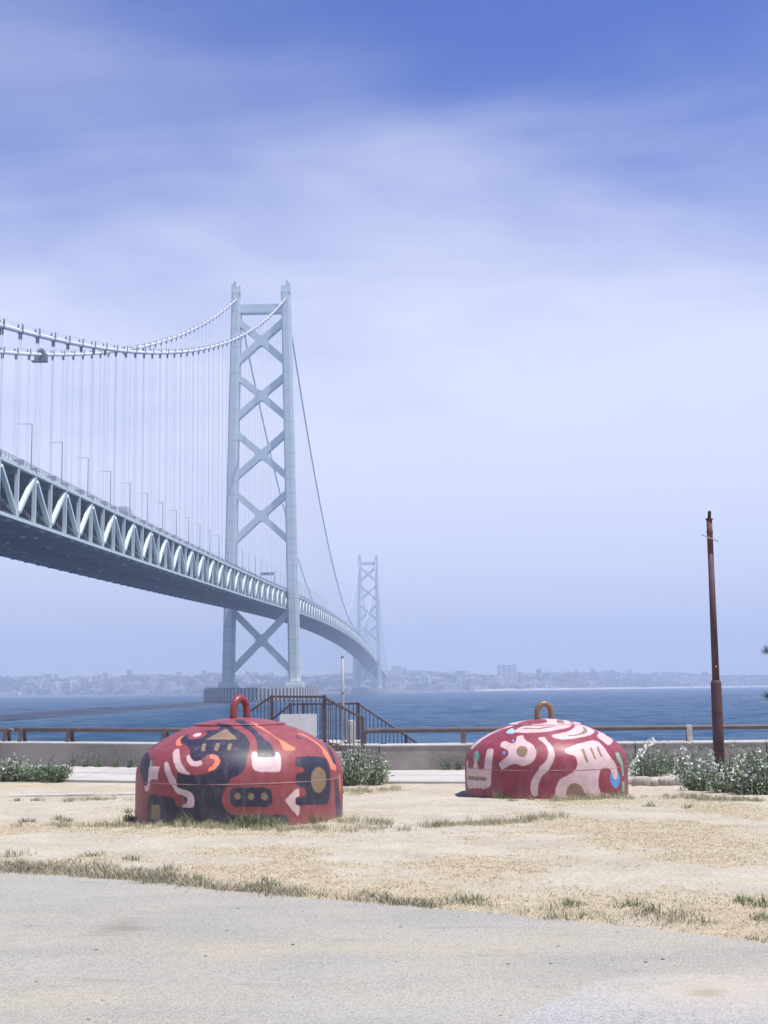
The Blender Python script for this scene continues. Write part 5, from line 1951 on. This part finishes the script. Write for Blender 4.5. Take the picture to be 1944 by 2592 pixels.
# ================================================================== stones and plants
def stone(px, py, sx, sy, sz, label, seed):
    bm = bmesh.new()
    bmesh.ops.create_icosphere(bm, subdivisions=3, radius=1.0)
    rs = np.random.default_rng(seed)
    off = rs.random(3) * 50
    for v in bm.verts:
        n_ = v.co.copy()
        k = 1 + 0.35 * (float(fbm(n_.x * 1.1 + off[0], n_.y * 1.1 + n_.z * 0.9 + off[1], seed, 3)) - 0.5)
        v.co = Vector((math.copysign(abs(n_.x) ** 0.75, n_.x) * sx, n_.y * sy, math.copysign(abs(n_.z) ** 0.8, n_.z) * sz)) * k
    me_ = bpy.data.meshes.new('border_stone')
    bm.to_mesh(me_)
    bm.free()
    me_.materials.append(M['stone'])
    me_.polygons.foreach_set('use_smooth', [True] * len(me_.polygons))
    o_ = link('border_stone', me_, None, (px, py, float(ground_z(px, py)) + sz * 0.35), (0, 0, rs.uniform(-0.3, 0.3)))
    tag(o_, label, 'stone', 'border stones at the edge of the shrubs')


g = [(4.11, 23.42), (4.25, 22.97), (4.44, 22.94), (4.64, 23.11), (4.79, 23.08), (4.99, 23.04)]
stone(g[0][0], g[0][1], 0.085, 0.09, 0.09, 'small pale stone touching the right side of the farther dome', 1)
stone(g[1][0], g[1][1], 0.16, 0.13, 0.12, 'largest rounded border stone right of the farther dome', 2)
stone(g[2][0], g[2][1], 0.08, 0.10, 0.10, 'small upright border stone right of the largest one', 3)
stone(g[3][0], g[3][1], 0.10, 0.11, 0.11, 'brown border stone in the middle of the stone row', 4)
stone(g[4][0], g[4][1], 0.12, 0.11, 0.10, 'grey border stone right of the brown one', 5)
stone(g[5][0], g[5][1], 0.19, 0.11, 0.075, 'long flat border stone at the right end of the row', 6)


blk = empty('concrete_block', (-6.95, 26.9, 5.14))
tag(blk, 'low pale concrete block half hidden by the bushes at the left edge', 'block')
mb = MB()
mb.box(-1.2, 0.62, -0.28, 0.28, -0.05, 0.22)
mb.build('slab_body', M['slab'], blk)
mb = MB()
mb.box(-1.23, 0.65, -0.31, 0.31, 0.222, 0.275)
mb.build('slab_cap', M['lit_pale_top'], blk)


def leaves_mesh(name, pos, direc, length, width, m, fold=0.25):
    """one four-sided leaf per point: stalk, two sides, tip"""
    pos, direc = np.asarray(pos, float), np.asarray(direc, float)
    n_ = len(pos)
    d = direc / (np.linalg.norm(direc, axis=1, keepdims=True) + 1e-9)
    rv = rng.normal(size=(n_, 3))
    s_ = np.cross(d, rv)
    s_ /= np.linalg.norm(s_, axis=1, keepdims=True) + 1e-9
    nn = np.cross(s_, d)
    L = (length * (0.7 + 0.6 * rng.random(n_)))[:, None]
    W = (width * (0.7 + 0.6 * rng.random(n_)))[:, None]
    a = pos
    b = pos + d * L * 0.5 + s_ * W * 0.5 + nn * W * fold
    c = pos + d * L
    e = pos + d * L * 0.5 - s_ * W * 0.5 + nn * W * fold
    v = np.stack([a, b, c, e], 1).reshape(-1, 3)
    f = np.arange(n_ * 4).reshape(-1, 4)
    return np_mesh(name, v, f, m)


def unit(n_, zmin=-0.3):
    v = rng.normal(size=(n_ * 3, 3))
    v /= np.linalg.norm(v, axis=1, keepdims=True)
    v = v[v[:, 2] > zmin]
    return v[:n_]


def stems(root, n_, rx, ry, h, lean=0.55, r=0.006, base_sp=0.4):
    """curved stems from the ground; returns sample points with directions"""
    mb_ = MB()
    P, D = [], []
    for i in range(n_):
        a = random.uniform(0, 2 * math.pi)
        q = math.sqrt(random.random())
        bx_, by_ = q * rx * base_sp * math.cos(a), q * ry * base_sp * math.sin(a)
        a2 = a + random.uniform(-0.6, 0.6)
        hh_ = h * random.uniform(0.3, 1.25) if random.random() > 0.12 else h * random.uniform(1.25, 1.6)
        ex, ey = bx_ + rx * (1 - base_sp) * q * math.cos(a2) * random.uniform(0.6, 1.1), by_ + ry * (1 - base_sp) * q * math.sin(a2) * random.uniform(0.6, 1.1)
        pts = []
        for t in np.linspace(0, 1, 6):
            pts.append(Vector((bx_ + (ex - bx_) * t ** 1.4, by_ + (ey - by_) * t ** 1.4, hh_ * (t - 0.12 * t * t))))
        mb_.tube(pts, [r * (1.2 - 0.9 * t) for t in np.linspace(0, 1, 6)], 5, caps=False)
        for t in range(5):
            for k in range(3):
                u = random.random()
                P.append(pts[t].lerp(pts[t + 1], u))
                D.append((pts[t + 1] - pts[t]).normalized())
    mb_.build('stem', M['stem'], root, fix=False)
    return np.array([p[:] for p in P]), np.array([d[:] for d in D])


def shrub(name, x, y, rx, ry, h, n_leaf, leaf, lab, group, main='leaf_mid', second='leaf_dark', frac=0.4, n_st=14, pale=0, cat='shrub'):
    root = empty(name, (x, y, float(ground_z(x, y)) - 0.01))
    tag(root, lab, cat, group)
    P, D = stems(root, n_st, rx, ry, h)
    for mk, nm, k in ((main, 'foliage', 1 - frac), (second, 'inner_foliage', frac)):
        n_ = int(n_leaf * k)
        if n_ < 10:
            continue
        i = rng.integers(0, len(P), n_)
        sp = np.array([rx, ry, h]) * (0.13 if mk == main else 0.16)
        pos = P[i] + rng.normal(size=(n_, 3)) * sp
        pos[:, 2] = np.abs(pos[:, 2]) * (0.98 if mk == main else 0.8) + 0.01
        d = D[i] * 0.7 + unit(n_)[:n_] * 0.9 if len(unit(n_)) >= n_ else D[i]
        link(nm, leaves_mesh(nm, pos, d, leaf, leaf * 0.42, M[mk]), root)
    if pale:
        i = rng.integers(0, len(P), pale)
        top = P[i, 2] > h * 0.30
        i = i[top]
        pos = P[i] * np.array([1.12, 1.12, 1.08]) + rng.normal(size=(len(i), 3)) * leaf * 0.6
        d = D[i] * 0.5 + rng.normal(size=(len(i), 3)) * 0.7
        pl_ = link('pale_leaf', leaves_mesh('pale_leaf', pos, d, leaf * 1.15, leaf * 0.85, M['leaf_pale']), root)
        pl_['kind'] = 'stuff'
    return root


# shrub between the nearer dome and the wall
x, y = (-0.64, 24.11)
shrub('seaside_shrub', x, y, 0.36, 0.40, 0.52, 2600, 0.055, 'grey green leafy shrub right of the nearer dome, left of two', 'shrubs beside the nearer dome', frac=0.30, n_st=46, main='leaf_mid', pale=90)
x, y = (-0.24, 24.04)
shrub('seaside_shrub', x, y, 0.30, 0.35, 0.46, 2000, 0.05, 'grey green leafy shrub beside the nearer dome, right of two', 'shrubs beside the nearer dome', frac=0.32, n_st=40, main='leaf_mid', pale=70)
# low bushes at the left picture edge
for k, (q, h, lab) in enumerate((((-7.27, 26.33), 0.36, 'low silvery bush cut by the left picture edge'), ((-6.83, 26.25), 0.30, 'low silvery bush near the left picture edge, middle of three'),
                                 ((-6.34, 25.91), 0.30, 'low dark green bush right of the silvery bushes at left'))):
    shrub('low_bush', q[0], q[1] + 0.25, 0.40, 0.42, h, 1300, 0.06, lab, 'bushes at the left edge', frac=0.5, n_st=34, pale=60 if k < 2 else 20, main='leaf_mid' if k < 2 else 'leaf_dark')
# silver-leaved thicket on the right
T = [(1640, 1972, 0.55, 0.55, 0.46, 0, 'dark green weedy shrub behind the largest border stone', 60),
     (1700, 1965, 0.60, 0.60, 0.44, 0, 'dark green weedy shrub between border stones and wall', 90),
     (1770, 1975, 0.55, 0.55, 0.50, 1, 'dark shrub with white leaf tips left of the rusty pole', 240),
     (1770, 2003, 0.42, 0.35, 0.34, 1, 'low white leaved shrub in front of the stone row end', 200),
     (1840, 2005, 0.55, 0.45, 0.50, 1, 'silvery white leaved shrub hiding the foot of the rusty pole', 460),
     (1890, 2010, 0.50, 0.40, 0.52, 1, 'tall white leaved shrub just right of the rusty pole', 460),
     (1944, 2012, 0.50, 0.45, 0.50, 1, 'white leaved shrub cut by the right picture edge', 420),
     (1925, 1962, 0.60, 0.60, 0.46, 0, 'dark shrub by the wall near the right picture edge', 160)]
TP = [(4.72, 24.90), (5.31, 25.66), (5.45, 24.04), (4.89, 21.59), (5.18, 21.03), (5.36, 20.55), (5.66, 20.48), (6.84, 25.21)]
for (a, b, rx, ry, h, kind, lab, pale), q in zip(T, TP):
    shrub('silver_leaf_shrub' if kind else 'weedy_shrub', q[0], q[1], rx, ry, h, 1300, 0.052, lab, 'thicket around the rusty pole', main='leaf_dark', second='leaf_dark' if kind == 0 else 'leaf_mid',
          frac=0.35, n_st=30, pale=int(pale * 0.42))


def shoot(base, tip, n_leaf, lab):
    """a long bare shoot set with white leaves"""
    root = empty('white_leaf_shoot', (base[0], base[1], float(ground_z(base[0], base[1]))))
    tag(root, lab, 'plant', 'long white leaved shoots')
    b, t = Vector((0, 0, 0.05)), Vector(tip) - root.location
    mid = b.lerp(t, 0.5) + Vector((-(t.x) * 0.12, 0, 0.05))
    pts = [b * (1 - u) ** 2 + mid * 2 * u * (1 - u) + t * u * u for u in np.linspace(0, 1, 9)]
    mb_ = MB()
    mb_.tube(pts, [0.009 * (1.1 - 0.8 * u) for u in np.linspace(0, 1, 9)], 6, caps=False)
    mb_.build('stem', M['stem'], root, fix=False)
    P, D = [], []
    for i in range(n_leaf):
        u = random.uniform(0.28, 1.0)
        k = min(int(u * 8), 7)
        p = pts[k].lerp(pts[k + 1], u * 8 - k)
        P.append((p + Vector((random.gauss(0, 0.012), random.gauss(0, 0.012), random.gauss(0, 0.01))))[:])
        dd = (pts[k + 1] - pts[k]).normalized() * 0.7 + Vector((random.gauss(0, 0.6), random.gauss(0, 0.6), random.gauss(0, 0.5)))
        D.append(dd[:])
    link('white_leaf', leaves_mesh('white_leaf', P, D, 0.066, 0.05, M['leaf_pale']), root)['kind'] = 'stuff'


shoot((4.05, 23.54), (4.810, 24.600, 5.888), 70, 'longest white leaved shoot arching up beside the farther dome')
shoot((5.22, 23.31), (5.091, 23.600, 5.766), 50, 'upright white leaved shoot midway between farther dome and rusty pole')
shoot((5.02, 23.90), (4.951, 23.600, 5.660), 26, 'short white leaved shoot left of the upright one')
shoot((5.36, 22.76), (5.141, 22.600, 5.614), 34, 'short white leaved shoot leaning left before the rusty pole')
shoot((5.40, 22.55), (5.375, 22.800, 5.725), 40, 'white leaved shoot standing just left of the rusty pole')
shoot((5.78, 21.89), (5.725, 22.000, 5.619), 34, 'white leaved shoot standing right of the rusty pole')
# weeds at the foot of the wall
WD = [(-6.97, 30.28), (-6.61, 30.04), (-6.26, 29.79), (-5.86, 29.55), (-5.48, 29.30), (1.17, 27.24), (1.41, 27.47), (1.92, 27.80), (4.91, 27.57), (5.58, 27.72)]
for k, q in enumerate(WD):
    yy = float(wall_y(q[0])) - 0.12
    xx = q[0] * yy / q[1]
    shrub('wall_weed', xx, yy, 0.16, 0.10, random.uniform(0.13, 0.30), 170, 0.05, 'small green weed growing at the foot of the sea wall', 'weeds at the foot of the wall', main='leaf_dark', second='leaf_mid', frac=0.3, n_st=8, cat='weed')

# ---- pine at the right picture edge
pine = empty('pine_tree', (8.75, 24.6, 5.15))
tag(pine, 'dark pine tree just beyond the right picture edge, needle tips showing', 'pine tree')
mb = MB()
mb.tube([(0, 0, -0.1), (0.05, 0, 1.0), (-0.05, 0.05, 2.2), (0.05, 0, 3.6), (0.0, 0, 5.2)], [0.16, 0.14, 0.12, 0.08, 0.02], 12)
link('trunk', mb.mesh('trunk', M['bark'], True), pine)
clumps = []
t1, t2 = Vector((6.795, 24.300, 7.416)), Vector((6.756, 24.200, 6.619))
base = Vector((8.75, 24.6, 5.15))
mb = MB()
for tip, z0 in ((t1, 2.0), (t2, 1.3)):
    e = tip - base
    mb.tube([(0, 0, z0), (e.x * 0.5, e.y * 0.5, (z0 + e.z) / 2 + 0.05), e], [0.05, 0.03, 0.01], 6)
    for k in range(5):
        clumps.append((Vector((0, 0, z0)).lerp(e, 0.45 + 0.55 * k / 4) + Vector((0.02, 0, 0.0)), 0.13))
for k in range(70):
    z = random.uniform(1.2, 5.2)
    a = random.uniform(0, 2 * math.pi)
    rad = (1.0 - abs(z - 2.6) / 3.2) * 1.45 * random.uniform(0.6, 1.0)
    p = Vector((math.cos(a) * rad, math.sin(a) * rad, z))
    if p.x < -0.85:
        continue
    mb.tube([(0, 0, z - 0.25), p], [0.03, 0.008], 5)
    for q in range(3):
        clumps.append((Vector((0, 0, z - 0.25)).lerp(p, 0.55 + 0.22 * q), 0.16))
mb.build('branch', M['bark'], pine, fix=False)
V_, F_ = [], []
c_ = 0
for p, r in clumps:
    n_ = 130
    d = unit(n_, -0.6)
    n_ = len(d)
    o_ = np.array(p[:]) + rng.normal(size=(n_, 3)) * r * 0.28
    s_ = np.cross(d, rng.normal(size=(n_, 3)))
    s_ = s_ / np.linalg.norm(s_, axis=1, keepdims=True) * 0.0028
    tip = o_ + d * (r * (0.6 + 0.5 * rng.random((n_, 1))))
    V_.append(np.stack([o_ - s_, o_ + s_, tip], 1).reshape(-1, 3))
    F_.append(np.arange(n_ * 3).reshape(-1, 3) + c_)
    c_ += n_ * 3
link('crown', np_mesh('crown', np.concatenate(V_), np.concatenate(F_), M['needle']), pine)


# ================================================================== grass
def blades(name, P, H, W, m, lean=0.35, label=None):
    """bent blades of grass, two faces each"""
    P = np.asarray(P, float)
    n_ = len(P)
    a = rng.random(n_) * 2 * math.pi
    side = np.column_stack([np.cos(a), np.sin(a), np.zeros(n_)]) * (W * (0.6 + 0.8 * rng.random(n_)))[:, None]
    b = rng.random(n_) * 2 * math.pi
    l = rng.random(n_) ** 0.7 * lean
    fw = np.column_stack([np.cos(b) * l, np.sin(b) * l, np.ones(n_)])
    h = (np.asarray(H) * (0.55 + 0.75 * rng.random(n_)))[:, None]
    mid = P + fw * np.array([0.45, 0.45, 0.62]) * h
    tip = P + fw * np.array([1.35, 1.35, 0.95]) * h
    v = np.stack([P - side, P + side, mid + side * 0.7, mid - side * 0.7, tip], 1).reshape(-1, 3)
    o_ = np.arange(n_) * 5
    tri = np.concatenate([np.column_stack([o_, o_ + 1, o_ + 2]), np.column_stack([o_, o_ + 2, o_ + 3]), np.column_stack([o_ + 3, o_ + 2, o_ + 4])])
    ob = link(name, np_mesh(name, v, tri, m))
    tag(ob, label, 'grass', kind='stuff')
    return ob


def scatter(n_, x0, x1, y0, y1):
    x = x0 + (x1 - x0) * rng.random(n_)
    y = y0 + (y1 - y0) * rng.random(n_)
    return x, y


# dry mown straw wherever the ground is covered
x, y = scatter(520000, -6.5, 7.5, 7.0, 23.0)
keep = (np.abs(x) < 0.32 * y) & (y > path_edge(x) - 0.04)
x, y = x[keep], y[keep]
c = dry_cover(x, y)
keep = rng.random(len(x)) < c * np.clip(14.0 / y, 0.4, 1.2) * 0.65
x, y = x[keep], y[keep]
for cx, cy, rad in ((-1.795, 16.75, 1.25), (2.46, 21.3, 1.25)):
    k = np.hypot(x - cx, y - cy) > rad
    x, y = x[k], y[k]
P = np.column_stack([x, y, ground_z(x, y) - 0.004])
blades('dry_grass', P, np.full(len(P), 0.018), 0.0030, M['straw'], 2.0, 'short dry straw coloured grass on the sandy ground')


def tufts(spots, per, hgt, spread, wid, jitter=1.0):
    """clumps of blades: list of (x, y)"""
    pts, hs = [], []
    for sx, sy in spots:
        k = int(per * random.uniform(0.5, 1.3))
        h = hgt * random.uniform(0.55, 1.25)
        q = rng.normal(size=(k, 2)) * spread * random.uniform(0.6, 1.3)
        xx, yy = sx + q[:, 0], sy + q[:, 1]
        pts.append(np.column_stack([xx, yy, ground_z(xx, yy) - 0.005]))
        hs.append(np.full(k, h) * np.clip(1.2 - np.hypot(q[:, 0], q[:, 1]) / (spread * 3), 0.4, 1.1))
    return np.concatenate(pts), np.concatenate(hs)


def line_spots(pts, n_, jx, jy):
    out = []
    for i in range(n_):
        t = random.random() * (len(pts) - 1)
        k = min(int(t), len(pts) - 2)
        u = t - k
        out.append((pts[k][0] + (pts[k + 1][0] - pts[k][0]) * u + random.gauss(0, jx), pts[k][1] + (pts[k + 1][1] - pts[k][1]) * u + random.gauss(0, jy)))
    return out


def clear_of_domes(P, H):
    k = np.ones(len(P), bool)
    for cx, cy, rad in ((-1.795, 16.75, 1.262), (2.46, 21.3, 1.262)):
        k &= np.hypot(P[:, 0] - cx, P[:, 1] - cy) > rad
    return P[k], H[k]


front = [(-1.795 + 1.33 * math.cos(R(a)), 16.75 + 1.33 * math.sin(R(a))) for a in range(-112, -58, 6)]
spots = line_spots(front, 34, 0.05, 0.04)
spots = [q for q in spots if fbm(q[0] * 3.0, 1.7, 19, 2) > 0.47]
P, H = clear_of_domes(*tufts(spots, 46, 0.16, 0.05, 0.004))
spots = [(-1.795 + 1.34 * math.cos(R(a)), 16.75 + 1.34 * math.sin(R(a))) for a in (-176, -172, -168, -45, -38)]
P2, H2 = clear_of_domes(*tufts(spots, 40, 0.12, 0.05, 0.004))
spots = [(2.46 + 1.33 * math.cos(R(a)), 21.3 + 1.33 * math.sin(R(a))) for a in (-128, -124, -130, -70, -60, -48, -40)]
P3, H3 = clear_of_domes(*tufts(spots, 40, 0.11, 0.05, 0.004))
blades('green_grass', np.concatenate([P, P2, P3]), np.concatenate([H, H2, H3]), 0.0036, M['grass_green'], 0.55, 'green grass blades growing against the feet of the domes')

# pale seeding grass in front of the nearer dome and in drifts over the sand
sp = line_spots([(-3.09, 15.84), (-2.34, 15.41), (-1.66, 15.21), (-0.96, 15.11), (0.04, 14.86)], 90, 0.18, 0.16)
sp += line_spots([(-1.30, 16.14), (-0.56, 16.15), (-0.01, 15.39)], 46, 0.12, 0.14)
sp += line_spots([(0.43, 15.11), (1.15, 15.54), (1.87, 16.01)], 60, 0.12, 0.10)
sp += line_spots([(2.27, 19.40), (2.84, 19.85), (3.64, 19.88)], 60, 0.15, 0.14)
sp += line_spots([(-1.28, 22.22), (-0.51, 22.08), (0.19, 22.91)], 60, 0.15, 0.18)
sp += line_spots([(4.12, 19.98), (4.60, 19.11), (5.19, 18.81)], 60, 0.15, 0.16)
sp += line_spots([(-3.79, 15.95), (-2.95, 15.60)], 22, 0.25, 0.14)
sp += line_spots([(-4.66, 20.79), (-3.89, 20.84)], 24, 0.2, 0.14)
P, H = clear_of_domes(*tufts(sp, 32, 0.082, 0.06, 0.003))
M['grass_pale'] = mat('pale_seed_grass', (0.47, 0.43, 0.29), 0.8, 0.4, 1.8, vcol=(0.30, 0.295, 0.18), island=0.25)
blades('pale_grass', P, H, 0.0030, M['grass_pale'], 0.6, 'pale seeding grass drifts on the sand in front of the domes')

# grey green turf along the edge of the path and lone tufts
ex = np.linspace(-4.2, -1.6, 150)
sp = [(float(a) + random.gauss(0, 0.05), float(path_edge(a)) + abs(random.gauss(0.12, 0.22))) for a in rng.choice(ex, 250) if fbm(a * 1.7, 3.1, 15, 3) > 0.30 - 0.08 * random.random()]
ex = np.linspace(-1.6, 0.2, 60)
sp += [(float(a) + random.gauss(0, 0.05), float(path_edge(a)) + abs(random.gauss(0.05, 0.12))) for a in rng.choice(ex, 60)]
sp += [(float(a), float(path_edge(a)) + abs(random.gauss(0.35, 0.3))) for a in rng.uniform(-0.2, 2.8, 26)]
P, H = tufts(sp, 50, 0.058, 0.075, 0.003)
blades('turf_edge', P, H, 0.0030, M['grass_grey'], 0.9, 'grey green turf fringe along the edge of the path')
sp = [(-5.63, 20.99), (-5.26, 20.81), (-4.33, 16.43), (-4.02, 16.81), (-3.82, 16.53), (-3.35, 17.95), (-3.43, 12.50), (-2.61, 12.47), (-2.21, 12.16), (0.53, 15.15), (0.65, 15.29), (0.74, 15.39), (2.07, 19.82), (1.73, 19.51),
      (3.47, 18.11), (3.85, 17.72), (2.33, 9.23), (2.42, 8.98), (2.31, 8.54), (1.57, 9.12), (0.61, 9.56), (1.21, 9.21), (1.70, 9.01), (-1.47, 10.67), (-0.86, 10.31)]
P, H = clear_of_domes(*tufts(sp + [(a + random.gauss(0, .05), b + random.gauss(0, .05)) for a, b in sp], 40, 0.075, 0.045, 0.003))
blades('sparse_tufts', P, H, 0.0032, M['grass_green'], 0.9, 'scattered small green tufts on the bare sand')
# grit and pebbles
x, y = scatter(1500, -6, 7, 6.0, 22)
k = (np.abs(x) < 0.31 * y)
x, y = x[k], y[k]
z = np.where(y > path_edge(x), ground_z(x, y), 5.377)
r = 0.0025 + 0.009 * rng.random(len(x)) ** 4
V_ = iv[None] * np.stack([r * 1.2, r, r * 0.7], 1)[:, None, :] + np.column_stack([x, y, z])[:, None, :]
F_ = it[None] + (np.arange(len(x)) * len(iv))[:, None, None]
M['grit'] = mat('grit', (0.30, 0.27, 0.24), 0.9, island=0.5)
tag(link('grit', np_mesh('grit', V_.reshape(-1, 3), F_.reshape(-1, 3), M['grit'])), 'small loose stones scattered over sand and path', 'grit', kind='stuff')
